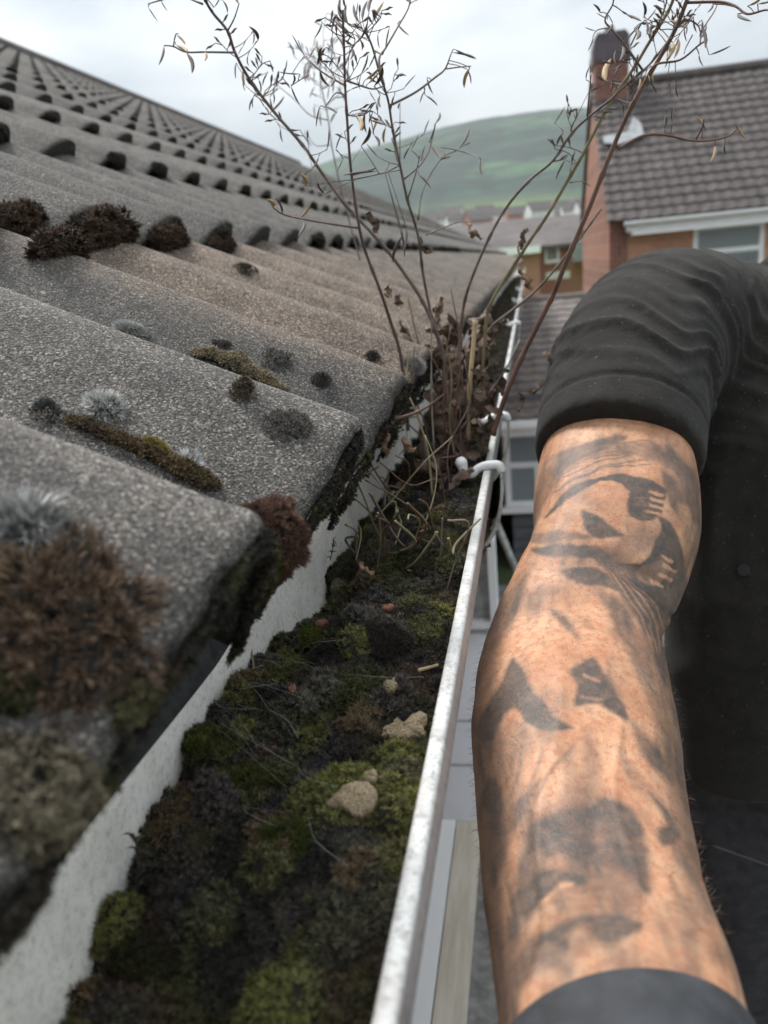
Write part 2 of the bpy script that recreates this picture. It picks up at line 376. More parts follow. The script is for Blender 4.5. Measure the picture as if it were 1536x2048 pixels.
# ------------------------------------------------------------------ land and far houses
GZ = -3.0
def sheet(name, x0, y0, x1, y1, z, mat, nx=2, ny=2, z2=None):
    X, Y = np.meshgrid(np.linspace(x0, x1, nx), np.linspace(y0, y1, ny), indexing='ij')
    V = np.stack([X, Y, np.full_like(X, z)], -1).reshape(-1, 3)
    return mesh(name, V, grid_faces(nx, ny), mat, smooth=False, origin=(0, 0, 0))
tag(sheet('ground', -6000, -3000, 6000, 6000, GZ - 0.02, M['ground'], 3, 3), kind='structure')
tag(sheet('patio', -0.4, -4, 9, 6.9, GZ, M['concrete']), kind='structure')
tag(sheet('lawn', -20, 24, 30, 62, GZ, M['grass']), kind='structure')

# hill: skyline traced by distance and real height
sk = [(560, 372), (640, 335), (720, 306), (800, 282), (870, 262), (960, 240), (1060, 226), (1190, 214), (1400, 190), (1600, 165)]
HP = np.array([at(px, py, 1300.0) for px, py in sk])
def hill_z(x, y):
    zr = np.interp(x, HP[:, 0], HP[:, 2]); zr = np.where(x < HP[0, 0], np.maximum(20, HP[0, 2] - (HP[0, 0] - x) * 0.30), zr)
    zr = np.where(x > HP[-1, 0], HP[-1, 2] + 20 * np.sin((x - HP[-1, 0]) / 300), zr)
    t = np.clip((y - 380) / (1300 - 380), 0, 1); t = t * t * (3 - 2 * t) * 0.6 + t ** 1.4 * 0.4
    d = np.clip((y - 1300) / 1500, 0, 1)
    P = np.stack([x, y, 0 * x], -1)
    return (GZ - 1) * (1 - t) + zr * t * (1 - 0.5 * d) + (fbm(P, 0.006, 3) - 0.5) * 36 * np.sin(np.pi * np.clip(t, 0, 1)) + (fbm(P, 0.03, 9) - 0.5) * 5 * t
gx = np.linspace(-1700, 2200, 320); gy = np.concatenate([np.linspace(370, 1300, 150), np.linspace(1330, 2600, 30)])
X, Y = np.meshgrid(gx, gy, indexing='ij'); Z = hill_z(X, Y)
V = np.stack([X, Y, Z], -1).reshape(-1, 3)
sx_, sy_ = toscr(V)
mead = (fbm(V * [1, 1, 0], 0.012, 21) > 0.46) * 0.75 * np.exp(-((V[:, 1] - 600) / 60.) ** 2) * np.exp(-((V[:, 0] + 10) / 90.) ** 2)
tag(mesh('hill', V, grid_faces(len(gx), len(gy)), M['hill'], origin=(0, 0, 0), extra={'meadow': np.clip(mead, 0, 1)}), kind='structure')

def window(name, parent, x0, x1, z0, z1, y, cols=1, toplight=0.0, fr=0.06, glass='glass', blinds=False):
    """white window in a wall facing -y"""
    f = MB(); d0, d1 = y - 0.03, y + 0.05
    f.box((x0, d0, z0), (x1, d1, z0 + fr)); f.box((x0, d0, z1 - fr), (x1, d1, z1))
    f.box((x0, d0, z0 + fr), (x0 + fr, d1, z1 - fr)); f.box((x1 - fr, d0, z0 + fr), (x1, d1, z1 - fr))
    zt = z1 - toplight if toplight else None
    if zt: f.box((x0 + fr, d0, zt - fr / 2), (x1 - fr, d1, zt + fr / 2))
    for k in range(1, cols):
        xm = x0 + (x1 - x0) * k / cols
        f.box((xm - fr / 2, d0 + 0.004, z0 + fr), (xm + fr / 2, d1, (zt - fr / 2) if zt else z1 - fr))
    w_ = f.build('window', M['white'], parent)
    MB().box((x0 + fr * 0.5, y - 0.014, z0 + fr * 0.5), (x1 - fr * 0.5, y - 0.007, z1 - fr * 0.5)).build('pane', M[glass], w_)
    MB().box((x0 - 0.05, y - 0.09, z0 - 0.05), (x1 + 0.05, y + 0.02, z0 - 0.003)).build('sill', M['white'], w_)
    if blinds:
        b = MB()
        xs = np.arange(x0 + fr, x1 - fr, 0.085)
        for k, xx in enumerate(xs): b.box((xx, y - 0.022, z0 + fr), (xx + 0.045, y - 0.017, (zt or z1) - fr))
        b.build('blind', M['blind'], w_)
    return w_
M['blind'] = simple('grey_blind', (0.16, 0.16, 0.16, 1), (0.24, 0.24, 0.23, 1), 3, 0.8)

def tiled_slope(name, parent, x0, x1, ya, za, yb, zb, mat, period=0.30, gauge=0.33, amp=0.03, step=0.03, nper=10):
    """pantiled slope rising from (ya,za) to (yb,zb)"""
    Ls = math.hypot(yb - ya, zb - za); dy, dz = (yb - ya) / Ls, (zb - za) / Ls; ny_, nz_ = -dz, dy
    nc = int(math.ceil(Ls / gauge)); xs = np.arange(x0, x1 + 1e-6, period / nper)
    prof = amp * (0.5 + 0.5 * np.sin(xs / period * 2 * math.pi)) ** 1.5
    rows = []
    for k in range(nc):
        s0, s1 = k * gauge, min((k + 1) * gauge, Ls)
        for s, h in ((s0, -0.005 if k else -0.02), (s0, step), (s0 + (s1 - s0) * 0.5, step * 0.55), (s1, 0.0)):
            hh = prof * (1.0 if s < s1 - 1e-6 or h else 0.8) + h
            if h < 0: hh = prof * 0.8 + h
            rows.append(np.stack([xs, np.full_like(xs, ya) + dy * s + ny_ * hh, np.full_like(xs, za) + dz * s + nz_ * hh], -1))
    V = np.array(rows).reshape(-1, 3)
    return mesh(name, V, grid_faces(len(rows), len(xs)), mat, parent, smooth=False)

# neighbouring brick house with the tall chimney
D = 14.0
xg = at(1258, 520, D)[0]; xr = xg + 9.0; ze = at(1265, 450, D)[2]; zr = at(1265, 165, 17.6)[2]; yb = 21.2
nh = thing('brick_house', (xg + 4.5, 17.6, GZ), 'orange brick house with brown tiled roof, tall brick chimney and white eaves', 'house')
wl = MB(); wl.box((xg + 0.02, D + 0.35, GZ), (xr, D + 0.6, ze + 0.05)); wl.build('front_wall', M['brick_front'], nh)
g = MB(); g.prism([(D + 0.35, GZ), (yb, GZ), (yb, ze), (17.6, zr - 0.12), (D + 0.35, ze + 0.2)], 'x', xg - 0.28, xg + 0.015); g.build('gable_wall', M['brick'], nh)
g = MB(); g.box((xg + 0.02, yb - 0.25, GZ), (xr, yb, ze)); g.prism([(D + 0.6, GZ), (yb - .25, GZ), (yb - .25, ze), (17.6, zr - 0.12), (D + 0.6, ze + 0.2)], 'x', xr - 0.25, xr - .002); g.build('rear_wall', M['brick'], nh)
rt = tiled_slope('roof', nh, xg - 0.34, xr + 0.2, D, ze + 0.08, 17.6, zr, M['rooftile'], 0.19, 0.27, 0.019, 0.020)
b = MB(); b.prism([(17.6, zr - 0.03), (17.6, zr + 0.0), (yb + 0.35, ze + 0.02), (yb + 0.35, ze - 0.05)], 'x', xg - 0.34, xr + 0.2); b.build('rear_roof', M['rooftile'], nh)
b = MB()
for k in range(21): b.tube([(xg - 0.34 + 0.45 * k, 17.6, zr - 0.03), (xg - 0.34 + 0.45 * k + 0.447, 17.6, zr - 0.03)], 0.13, 10)
b.build('ridge', M['rooftile'], nh, smooth=False)
za = at(1265, 468, D)[2]
b = MB(); b.box((xg - 0.02, D + 0.06, za + 0.04), (xr + 0.2, D + 0.34, za + 0.2)); b.box((xg + 0.05, D + 0.035, za - 0.02), (xr + 0.2, D + 0.34, za + 0.035)); b.build('fascia', M['white'], nh)
b = MB(); prof = [(D + 0.055 - 0.055 + 0.055 * math.cos(a), za + 0.19 + 0.06 * math.sin(a)) for a in np.linspace(math.pi, 2 * math.pi, 9)]
prof += [(D + 0.05, za + 0.2), (D - 0.05, za + 0.2)]; b.prism(prof, 'x', xg - 0.08, xr + 0.25); b.build('eaves_gutter', M['white'], nh)
# chimney
cy0, cy1 = 17.15, 18.0
c0 = at(1191, 300, cy0)[0]; c1 = at(1257, 300, cy0)[0]; ct = at(1220, 72, cy0)[2]; cd = at(1220, 122, cy0)[2]
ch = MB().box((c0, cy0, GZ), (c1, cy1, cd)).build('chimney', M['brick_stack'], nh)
b = MB(); 
for (za_, zb_, o) in ((cd + 0.003, cd + 0.22, 0.035), (cd + 0.223, cd + 0.40, 0.012)): b.box((c0 - o, cy0 - o, za_), (c1 + o, cy1 + o, zb_))
b.prism([(c0 - 0.01, cd + 0.403), (c1 + 0.01, cd + 0.403), (c1 - 0.06, cd + 0.50), (c0 + 0.06, cd + 0.50)], 'y', cy0 + 0.0, cy1 - 0.0)
b.build('chimney_head', M['brick_dark'], ch)
b = MB(); xm = (c0 + c1) / 2; b.tube([(xm, (cy0 + cy1) / 2, cd + 0.47), (xm, (cy0 + cy1) / 2, cd + 0.54), (xm, (cy0 + cy1) / 2, cd + 0.66)], [0.11, 0.09, 0.095], 14); b.build('chimney_pot', M['brick_dark'], ch, smooth=True)
sn = _n(np.array([0, -(zr - ze - 0.08), 3.6])); p0f = np.array([0, D, ze + 0.08])
fl_px = [(1205, 272), (1208, 286), (1240, 288), (1288, 270), (1282, 246), (1266, 232), (1256, 262)]
Vf_ = [ray(x_, y_) * ((p0f @ sn + o_) / (ray(x_, y_) @ sn)) for o_ in (0.030, 0.085) for x_, y_ in fl_px]
nf = len(fl_px); mesh('flashing', Vf_, [list(range(nf)), list(range(nf, 2 * nf))[::-1]] + [[i_, (i_ + 1) % nf, nf + (i_ + 1) % nf, nf + i_] for i_ in range(nf)], M['lead'], ch, smooth=False)
wx0 = at(1385, 500, D + 0.35)[0]; wx1 = at(1527, 490, D + 0.35)[0]; wz1 = at(1455, 447, D + 0.35)[2]; 
window('window', nh, wx0, wx1, wz1 - 1.15, wz1, D + 0.345, 1, 0.42, 0.075, 'glass_pale', True)
window('window', nh, wx1 + 1.2, wx1 + 2.6, wz1 - 1.15, wz1, D + 0.345, 1, 0.42, 0.075, 'glass_pale', True)

# low neighbouring building: roof below the arm, white fascia and window
LY = 7.0
xl = at(1013, 850, LY)[0]; lz = at(1050, 846, LY)[2]; rz_ = at(1120, 596, 9.6)[2]
lb = thing('bungalow', (xl + 3, 8.5, GZ), 'low building with brown tiled roof, white fascia and white framed window', 'building')
xl2 = xl + 6.5
b = MB(); b.box((xl + 0.02, LY + 0.3, GZ), (xl2, LY + 0.5, lz - 0.02)); b.prism([(LY + 0.5, GZ), (12.2, GZ), (12.2, lz - 0.05), (9.6, rz_ - 0.1), (LY + 0.5, lz - 0.05)], 'x', xl + 0.02, xl + 0.25); b.build('wall', M['clad'], lb)
b = MB()
for k in range(14):
    zz = GZ + 0.1 + k * 0.12
    b.box((xl + 0.01, LY + 0.285, zz), (xl2, LY + 0.299, zz + 0.105))
b.build('cladding', M['clad'], lb)
tiled_slope('roof', lb, xl - 0.12, xl2, LY, lz + 0.05, 9.6, rz_, M['rooftile_low'], 0.16, 0.17, 0.008, 0.010)
b = MB(); b.prism([(9.6, rz_ - 0.04), (9.6, rz_), (12.5, lz), (12.5, lz - 0.05)], 'x', xl - 0.12, xl2); b.tube([(xl - 0.12, 9.6, rz_ - 0.02), (xl2, 9.6, rz_ - 0.02)], 0.07, 10); b.build('rear_roof', M['rooftile_low'], lb)
b = MB(); b.box((xl - 0.05, LY + 0.02, lz - 0.12), (xl2, LY + 0.28, lz + 0.035)); b.build('fascia', M['white'], lb)
b = MB(); b.prism([(LY - 0.06 , lz + 0.02), (LY - 0.06, lz - 0.03), (LY - 0.035, lz - 0.065), (LY + 0.0, lz - 0.065), (LY + 0.017, lz - 0.03), (LY + 0.017, lz + 0.02)], 'x', xl - 0.1, xl2); b.build('eaves_gutter', M['white'], lb)
wz0 = at(1040, 1010, LY + 0.3)[2]; wxa = at(1010, 950, LY + .3)[0]
window('window', lb, wxa, wxa + 0.62, wz0, lz - 0.13, LY + 0.28, 2, 0.33, 0.055, 'glass_pale')
window('window', lb, wxa + 1.2, wxa + 2.6, wz0, lz - 0.13, LY + 0.28, 3, 0.33, 0.055, 'glass_pale')

M['wallpale'] = simple('pale_render', (0.5, 0.5, 0.48, 1), (0.7, 0.7, 0.68, 1), 0.3, 0.9)
M['wallred'] = simple('far_red_brick', (0.30, 0.14, 0.10, 1), (0.38, 0.19, 0.14, 1), 0.4, 0.9)
# red brick houses further down, and the village under the hill
def small_house(name, label, x, y, wdt, dep, hz, rise, wall, roof, group=None, front=True):
    t = thing(name, (x, y, GZ), label, 'house', group)
    b = MB(); b.box((x - wdt / 2, y - dep / 2, GZ), (x + wdt / 2, y + dep / 2, hz)); b.prism([(y - dep / 2, hz - 0.01), (y + dep / 2, hz - 0.01), (y, hz + rise - 0.05)], 'x', x - wdt / 2 + 0.002, x + wdt / 2 - 0.002); b.build('wall', wall, t)
    b = MB(); o = 0.3
    b.prism([(y - dep / 2 - o, hz - o * rise / (dep / 2)), (y, hz + rise), (y + dep / 2 + o, hz - o * rise / (dep / 2)), (y + dep / 2 + o, hz - o * rise / (dep / 2) - 0.14), (y, hz + rise - 0.14), (y - dep / 2 - o, hz - o * rise / (dep / 2) - 0.14)], 'x', x - wdt / 2 - 0.2, x + wdt / 2 + 0.2)
    b.build('roof', roof, t); return t
y2 = 36.0
hx = at(1125, 520, y2)[0]; hz2 = at(1125, 482, y2)[2]
t = small_house('terraced_house', 'red brick house with white windows beyond the low brown roof', hx, y2 + 3, 4.2, 6, hz2, 1.15, M['wallred'], M['rooffar'])
t['label'] = 'small red brick house with white windows seen past the plant stems'
a0 = at(1090, 524, y2)[0]; a1 = at(1118, 492, y2); 
window('window', t, a0, a1[0], at(1100, 524, y2)[2], at(1100, 492, y2)[2], y2 - 0.02, 1, 0, 0.09, 'glass_pale')
d0 = at(1092, 560, y2); d1 = at(1140, 541, y2)
b = MB(); b.box((d0[0], y2 - 0.06, d0[2]), (d1[0], y2 - 0.004, d1[2])); b.build('garage_door', M['white'], t)
b = MB(); b.box((d1[0] + 0.1, y2 - 1.2, d1[2] + 0.35), (hx + 2.6, y2 - 0.006, d1[2] + 1.1)); b.build('porch_roof', M['lead'], t)
y3 = 30.0
hx3 = at(1010, 480, y3)[0]; hz3 = at(1010, 492, y3)[2]
t = small_house('terraced_house', 'brown roofed house with pale eaves at the end of the tiled roof', hx3 - 1.4, y3 + 3, 5.2, 6, hz3, 1.0, M['wallred'], M['rooffar'])
b = MB(); b.box((hx3 - 4.1, y3 - 0.35, hz3 - 0.34), (hx3 + 1.25, y3 - 0.31, hz3 - 0.08)); b.build('fascia', M['white'], t)
t = small_house('terraced_house', 'long brown roof behind the small red brick houses', at(1080, 460, 52)[0], 55, 11, 7, at(1080, 474, 52)[2], 1.0, M['wallred'], M['rooffar'])
vil = [(850, 448), (872, 440), (896, 436), (915, 442), (938, 432), (955, 440), (985, 430), (1003, 436), (1035, 428), (1052, 434), (1078, 420), (1100, 426), (1120, 414), (1146, 420), (1160, 410), (1176, 416), (905, 428), (970, 424), (1130, 428)]
far_proto = {}
for k, (px, py) in enumerate(vil):
    yv = 300 + (k * 37) % 90
    p = at(px, py, yv); kind = k % 3
    nm, lab = [('cottage', 'distant white rendered house in the village at the foot of the hill'), ('cottage', 'distant white house with dark roof at the foot of the hill'), ('cottage', 'distant red brick house in the village at the foot of the hill')][kind]
    lab = {0: 'pale rendered house far away at the foot of the green hill', 1: 'pale rendered house far away at the foot of the green hill', 2: 'red brick house far away at the foot of the green hill'}[kind]
    if kind not in far_proto:
        far_proto[kind] = small_house(nm, lab, p[0], yv, 9, 7, p[2], 3, M['wallred'] if kind == 2 else M['wallpale'], M['rooffar'], 'houses in the village below the hill')
        far_proto[kind]['z0'] = p[2]; del far_proto[kind]['z0']; base = far_proto[kind]; base_z = p[2]; far_proto[(kind, 'z')] = p[2]
    else:
        src = far_proto[kind]; o = src.copy(); COL.objects.link(o); o.location = (p[0], yv, GZ + p[2] - far_proto[(kind, 'z')])
        o.rotation_euler = (0, 0, (k * 0.7) % 1.2 - 0.6)
        for c in src.children:
            q = c.copy(); COL.objects.link(q); q.parent = o

# ------------------------------------------------------------------ the roof beside the gutter
PITCH = math.radians(27.4); GA, PER = 0.345, 0.168
E0 = np.array([-0.090, 0, -0.077]); DN = np.array([math.cos(PITCH), 0, -math.sin(PITCH)]); NR = np.array([math.sin(PITCH), 0, math.cos(PITCH)])
CREST = 0.41
_r = ray(0, 80); RS = 4.86
def prof(t):
    a = np.clip(t / 0.10, 0, 1); drop = 0.5 + 0.5 * np.cos(np.pi * a)
    u = np.clip((t - 0.10) / 0.90, 0, 1); w3 = np.clip((u - 0.22) / 0.66, 0, 1); w3 = w3 * w3 * (3 - 2 * w3); rise = 0.22 * u + 0.78 * w3
    rise = rise * (1 - 0.06 * np.clip((u - 0.9) / 0.1, 0, 1) ** 2)
    return np.where(t < 0.10, drop * 0.94, rise) - 0.16 * np.exp(-((t - 0.115) / 0.018) ** 2)
def roof_h(s, y):
    k = np.floor(s / GA + 1e-9); f = np.clip((s - k * GA) / GA, 0, 1)
    t = ((y - CREST) / PER) % 1.0
    A = 0.048 + (0.031 - 0.048) * f; v = -0.047 - 0.007 * f
    lip = 0.004 * np.clip(1 - (s - k * GA) / 0.008, 0, 1) ** 2
    return v + A * prof(t) - lip
def roof_p(s, y, h):
    s, y, h = np.broadcast_arrays(np.asarray(s, float), np.asarray(y, float), np.asarray(h, float))
    return E0 - s[..., None] * DN + h[..., None] * NR + y[..., None] * np.array([0, 1., 0])
def roof_hit(px, py):                          # where a pixel's ray meets the tiles
    r = ray(px, py); t = np.linspace(0.03, 6, 24000); P = r[None] * t[:, None]
    q = P - E0; s = -(q @ DN); hh = q @ NR
    ok = (hh < roof_h(np.maximum(s, 0), P[:, 1])) & (s > -0.002)
    i = int(np.argmax(ok)); return P[i], max(s[i], 0), P[i, 1]
def roof_n(s, y):
    e = 0.004
    a = roof_p(s + e, y, roof_h(s + e, y)) - roof_p(s - e if s > e else s, y, roof_h(s - e if s > e else s, y))
    c = roof_p(s, y + e, roof_h(s, y + e)) - roof_p(s, y - e, roof_h(s, y - e))
    n = _n(np.cross(c, a)); return n if n @ NR > 0 else -n
nh_ = thing('roofed_house', (-2.5, 7, GZ), 'house under the mossy grey concrete tiled roof beside the gutter', 'house')
ys = []
t_loc = np.concatenate([np.linspace(0, 0.09, 6), [0.10, 0.108, 0.116, 0.126, 0.138], np.linspace(0.165, 0.93, 15), np.linspace(0.95, 0.995, 5)])
k0, k1 = -6, 96
ys = np.concatenate([CREST + (k + t_loc) * PER for k in range(k0, k1)])
rows_s, rows_h, rows_g = [], [], []
NC = int(round(RS / GA))
fs_ = np.array([0.0, 0.0015, 0.004, 0.008, 0.02, 0.06, 0.12, 0.18, 0.24, 0.30, 0.335, 0.3449])
Vr, tint, grime_shade = [], [], []
per_id = np.floor((ys - CREST) / PER).astype(int)
def tile_tint(k, ids):
    ti = (ids + (k % 2)) // 2
    hsh = np.array([((int(i) * 92821 + k * 68917 + 13) % 997) / 997.0 for i in ti])
    grey = np.stack([0.090 + 0.042 * hsh, 0.086 + 0.038 * hsh, 0.083 + 0.035 * hsh], -1)
    if k == 0:
        far = np.clip((ys - 0.52) / 0.06, 0, 1)[:, None] * (1 - 0.55 * np.clip((ys - 1.1) / 0.8, 0, 1)[:, None])
        tan = np.stack([0.185 + 0.02 * hsh, 0.148 + 0.016 * hsh, 0.120 + 0.014 * hsh], -1)
        grey = grey * (1 - far) + tan * far
    return grey
# front edge and underside of the eaves course
def wob(P, amp): return (fbm(P, 60, 5) - 0.5) * amp + (fbm(P, 230, 8) - 0.5) * amp * 0.6
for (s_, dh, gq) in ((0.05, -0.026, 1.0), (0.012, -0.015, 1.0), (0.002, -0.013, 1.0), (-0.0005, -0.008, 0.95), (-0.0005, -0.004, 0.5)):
    Vr.append(roof_p(s_, ys, roof_h(np.full_like(ys, max(s_, 0.0)), ys) + dh)); tint.append(tile_tint(0, per_id)); grime_shade.append(np.full(len(ys), gq))
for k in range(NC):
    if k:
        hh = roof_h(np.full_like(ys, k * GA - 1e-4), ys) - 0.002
        Vr.append(roof_p(k * GA + 0.002, ys, hh)); tint.append(tile_tint(k, per_id)); grime_shade.append(np.full(len(ys), 3.0))
    tt = tile_tint(k, per_id)
    for f in fs_:
        tl_ = ((ys - CREST) / PER) % 1.0; Vr.append(roof_p(k * GA + f, ys, roof_h(np.full_like(ys, k * GA + f), ys))); tint.append(tt * (1 + 0.6 * np.exp(-((tl_ - 0.985) / 0.035) ** 2))[:, None])  # light along each crest is painted into the tile tint
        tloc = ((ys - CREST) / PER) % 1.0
        gq = (2.0 if k else 0.75) * np.exp(-f / 0.004) + 1.7 * np.exp(-((tloc - 0.10) / 0.05) ** 2) + 0.55 * np.exp(-((tloc - 0.12) / 0.18) ** 2) + (0.5 * np.exp(-(GA - f) / 0.02) if k < NC - 1 else 0)  # grime at laps and seams; valley terms also paint the rolls' shade
        grime_shade.append(np.clip(gq, 0, 3))
Vr = np.array(Vr); sh = Vr.shape
P_ = Vr.reshape(-1, 3)
near = np.clip(1.6 - P_[:, 1], 0.15, 1)
P_ = P_ + NR[None] * (wob(P_, 0.0036) * near)[:, None]
edge = np.zeros(sh[:2]); edge[1:7] = 1
P_ = P_ + DN[None] * ((fbm(P_, 90, 31) - 0.55) * 0.010 * edge.reshape(-1) * np.clip(near, 0.3, 1))[:, None]
mesh('roof', P_, grid_faces(sh[0], sh[1])[:, ::-1], M['tile'], nh_, tint=np.array(tint).reshape(-1, 3), smooth=True, extra={'grime_shade': np.array(grime_shade).reshape(-1)})
pr = roof_p(RS, 0., 0.)
b = MB()
for k in range(38):
    y0 = -1 + k * 0.45
    b.tube([(pr[0] - 0.02, y0, pr[2] - 0.055), (pr[0] - 0.02, y0 + 0.44, pr[2] - 0.055)], 0.10, 12)
b.build('ridge', M['rooftile'], nh_)
b = MB(); b.prism([(pr[0] - 0.03, pr[2] - 0.06), (pr[0] - 0.02, pr[2] - 0.03), (pr[0] * 2 + 0.1, -0.15), (pr[0] * 2 + 0.1, -0.18)], 'y', -1, 16.4); b.build('rear_roof', M['rooftile'], nh_)
b = MB(); b.box((-0.185, -1, -0.36), (-0.166, 16.4, -0.135)); b.build('fascia', M['pvc_in'], nh_)
b = MB(); b.box((-0.5, -1, -0.36), (-0.188, 16.4, -0.35)); b.build('soffit', M['white'], nh_)
b = MB(); b.box((-0.75, -1, GZ), (-0.5, 16.4, -0.345)); b.build('wall', M['brick'], nh_)
# roofing felt drooping over the back of the gutter, torn where it ends
yy = np.linspace(-0.4, 0.41, 110); rows = []
edge_n = (vnoise(np.stack([yy, 0 * yy, 0 * yy], -1), 30, 4) - 0.5)
for q in np.linspace(0, 1, 7):
    x = -0.185 + (0.0345) * q; z = -0.108 - 0.06 * q ** 1.2
    tear = np.clip((yy - 0.33) / 0.06, 0, 1) * (0.5 + edge_n) * 0.02
    rows.append(np.stack([x + 0.0008 * np.sin(yy * 25) - 0.006 * np.clip((yy - 0.3) / 0.1, 0, 1) * q, yy, z + tear * q + 0.0012 * np.sin(yy * 14 + 1) * q], -1))
Vf = np.array(rows).reshape(-1, 3)
o = mesh('underlay_felt', Vf, grid_faces(7, len(yy)), M['felt'], nh_)
so_ = o.modifiers.new('thickness', 'SOLIDIFY'); so_.thickness = 0.0012

# ------------------------------------------------------------------ gutter
gt = thing('gutter', (-0.1, 0.5, -0.262), 'white plastic rain gutter choked with dark moss along the tiled roof edge', 'gutter')
arc = [(-0.1025 + 0.0555 * math.cos(a), -0.205 + 0.056 * math.sin(a)) for a in np.linspace(math.pi, 2 * math.pi, 18)]
inner = [(-0.1565, -0.160), (-0.158, -0.185)] + arc + [(-0.0455, -0.188)]
arc2 = [(-0.1025 + 0.0585 * math.cos(a), -0.205 + 0.059 * math.sin(a)) for a in np.linspace(2 * math.pi, math.pi, 18)]
outer = [(-0.0435, -0.195)] + arc2 + [(-0.161, -0.185), (-0.160, -0.160)]
def extrude(prof2, ysx, closed=True, wobble=0.0):
    n = len(prof2); V = np.array([[(x, y, z) for (x, z) in prof2] for y in ysx]); V[..., 0] += wobble * (vnoise(V * [0, 1, 0], 6, 2) - 0.5)
    return V.reshape(-1, 3), grid_faces(len(ysx), n, closed)
gy_ = np.concatenate([np.linspace(-0.4, 1.2, 60), np.linspace(1.3, 14, 60)])
V, F = extrude(inner + outer, gy_)
mesh('trough', V, F, M['pvc_in'], gt)
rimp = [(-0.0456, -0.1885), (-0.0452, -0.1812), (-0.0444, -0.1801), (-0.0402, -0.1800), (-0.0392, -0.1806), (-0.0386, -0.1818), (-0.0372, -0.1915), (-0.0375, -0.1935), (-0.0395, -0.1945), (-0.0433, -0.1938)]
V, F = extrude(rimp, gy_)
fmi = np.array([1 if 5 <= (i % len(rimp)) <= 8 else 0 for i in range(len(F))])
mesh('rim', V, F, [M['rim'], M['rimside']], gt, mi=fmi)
def bracket(y):
    b = MB()
    pts = smooth_path([(-0.0285, y, -0.183), (-0.032, y, -0.1765), (-0.042, y, -0.1762), (-0.050, y, -0.1790), (-0.0565, y - 0.001, -0.1835), (-0.0625, y - 0.002, -0.1800), (-0.0645, y - 0.002, -0.1735)], 5)
    b.tube(pts, np.interp(np.linspace(0, 1, len(pts)), [0, 0.55, 0.85, 1], [0.0042, 0.0040, 0.0042, 0.0052]), 10)
    q = np.array([-0.0648, y - 0.002, -0.1722]); uu = [(q + 0.0056 * np.array([math.sin(a) * math.cos(c), math.sin(a) * math.sin(c), math.cos(a)])) for a in np.linspace(0.05, math.pi - 0.05, 8) for c in np.arange(10) * 2 * math.pi / 10]
    b.add(uu, grid_faces(8, 10, True).tolist())
    o = b.build('clip', M['clip'], gt, smooth=True)
    # the strap hanging under the clip and cradling the trough
    prof3 = [(-0.0300, -0.180), (-0.0305, -0.196), (-0.0325, -0.212), (-0.038, -0.232), (-0.052, -0.252), (-0.08, -0.2675), (-0.1025, -0.271)]
    pr2 = smooth_path([(x, 0, z) for x, z in prof3], 4)
    n = len(pr2); V = []; 
    for dy in (-0.013, 0.013):
        for off in (0.0, 0.003):
            for p in pr2: V.append((p[0] + off * 0.9, y + dy, p[2] - off * 0.5))
    V = np.array(V).reshape(4, n, 3)[[0, 1, 3, 2]].transpose(1, 0, 2)
    mesh('strap', V.reshape(-1, 3), grid_faces(n, 4, True), M['rim'], gt, smooth=False)
for y in (0.675, 0.905, 2.25, 3.4, 4.6): bracket(y)

# ------------------------------------------------------------------ moss shoots
def basis(N):
    a = np.where(np.abs(N[:, 2:3]) < 0.9, np.array([[0, 0, 1.]]), np.array([[1., 0, 0]]))
    U = np.cross(a, N); U /= np.linalg.norm(U, axis=1)[:, None] + 1e-12
    return U, np.cross(N, U)
def shoots(P, N, size, col, kind='leafy', tips=None, seed=1):
    """one small leafy or hair-pointed moss shoot at every P, growing along N"""
    r = np.random.default_rng(seed); n = len(P)
    N = N / (np.linalg.norm(N, axis=1)[:, None] + 1e-12)
    U, W = basis(N); ph = r.random(n) * 6.283
    if kind == 'leafy': T = [(0.05, 0.62, 0.42, 0.30), (0.25, 0.60, 0.62, 0.27), (0.45, 0.52, 0.80, 0.24), (0.62, 0.42, 0.98, 0.20)]; per = (3, 3, 3, 3)
    elif kind == 'fine': T = [(0.0, 0.42, 0.62, 0.16), (0.3, 0.38, 0.88, 0.13), (0.5, 0.20, 1.1, 0.11)]; per = (3, 3, 2)
    else: T = [(0.0, 0.30, 0.8, 0.12), (0.1, 0.22, 1.15, 0.07), (0.2, 0.34, 1.0, 0.06)]; per = (2, 2, 2)
    Vs, Cs = [], []
    for (z0, ro, z1, wd), m in zip(T, per):
        for j in range(m):
            a = ph + j * 6.283 / m + z0 * 3.1 + r.normal(0, 0.25, n)
            d = np.cos(a)[:, None] * U + np.sin(a)[:, None] * W; e = -np.sin(a)[:, None] * U + np.cos(a)[:, None] * W
            sz = (size * r.uniform(0.8, 1.2, n))[:, None]
            base = P + N * z0 * sz; tip = P + N * z1 * sz + d * ro * sz
            Vs += [base + e * wd * 0.5 * sz + d * 0.03 * sz, base - e * wd * 0.5 * sz + d * 0.03 * sz, tip]
            k = r.uniform(0.75, 1.25, n)[:, None]; tc_ = col if tips is None else tips
            Cs += [col * 0.75 * k, col * 0.75 * k, tc_ * k]
    V = np.stack(Vs, 1); C = np.stack(Cs, 1); q = V.shape[1]
    F = np.arange(n * q).reshape(-1, 3)
    return V.reshape(-1, 3), F, np.clip(C.reshape(-1, 3), 0, 1)
def pal(P, cols, scale, seed, sharp=2.2):
    """patchy palette: each colour owns its own patches"""
    ws = np.stack([np.exp(9 * sharp * (fbm(P, scale, seed + 11 * i, 2) - 0.5 + b)) for i, (c, b) in enumerate(cols)], -1)
    ws /= ws.sum(-1, keepdims=True); return ws @ np.array([c for c, b in cols])
BROWN = np.array([[0.055, 0.025, 0.017]]); 
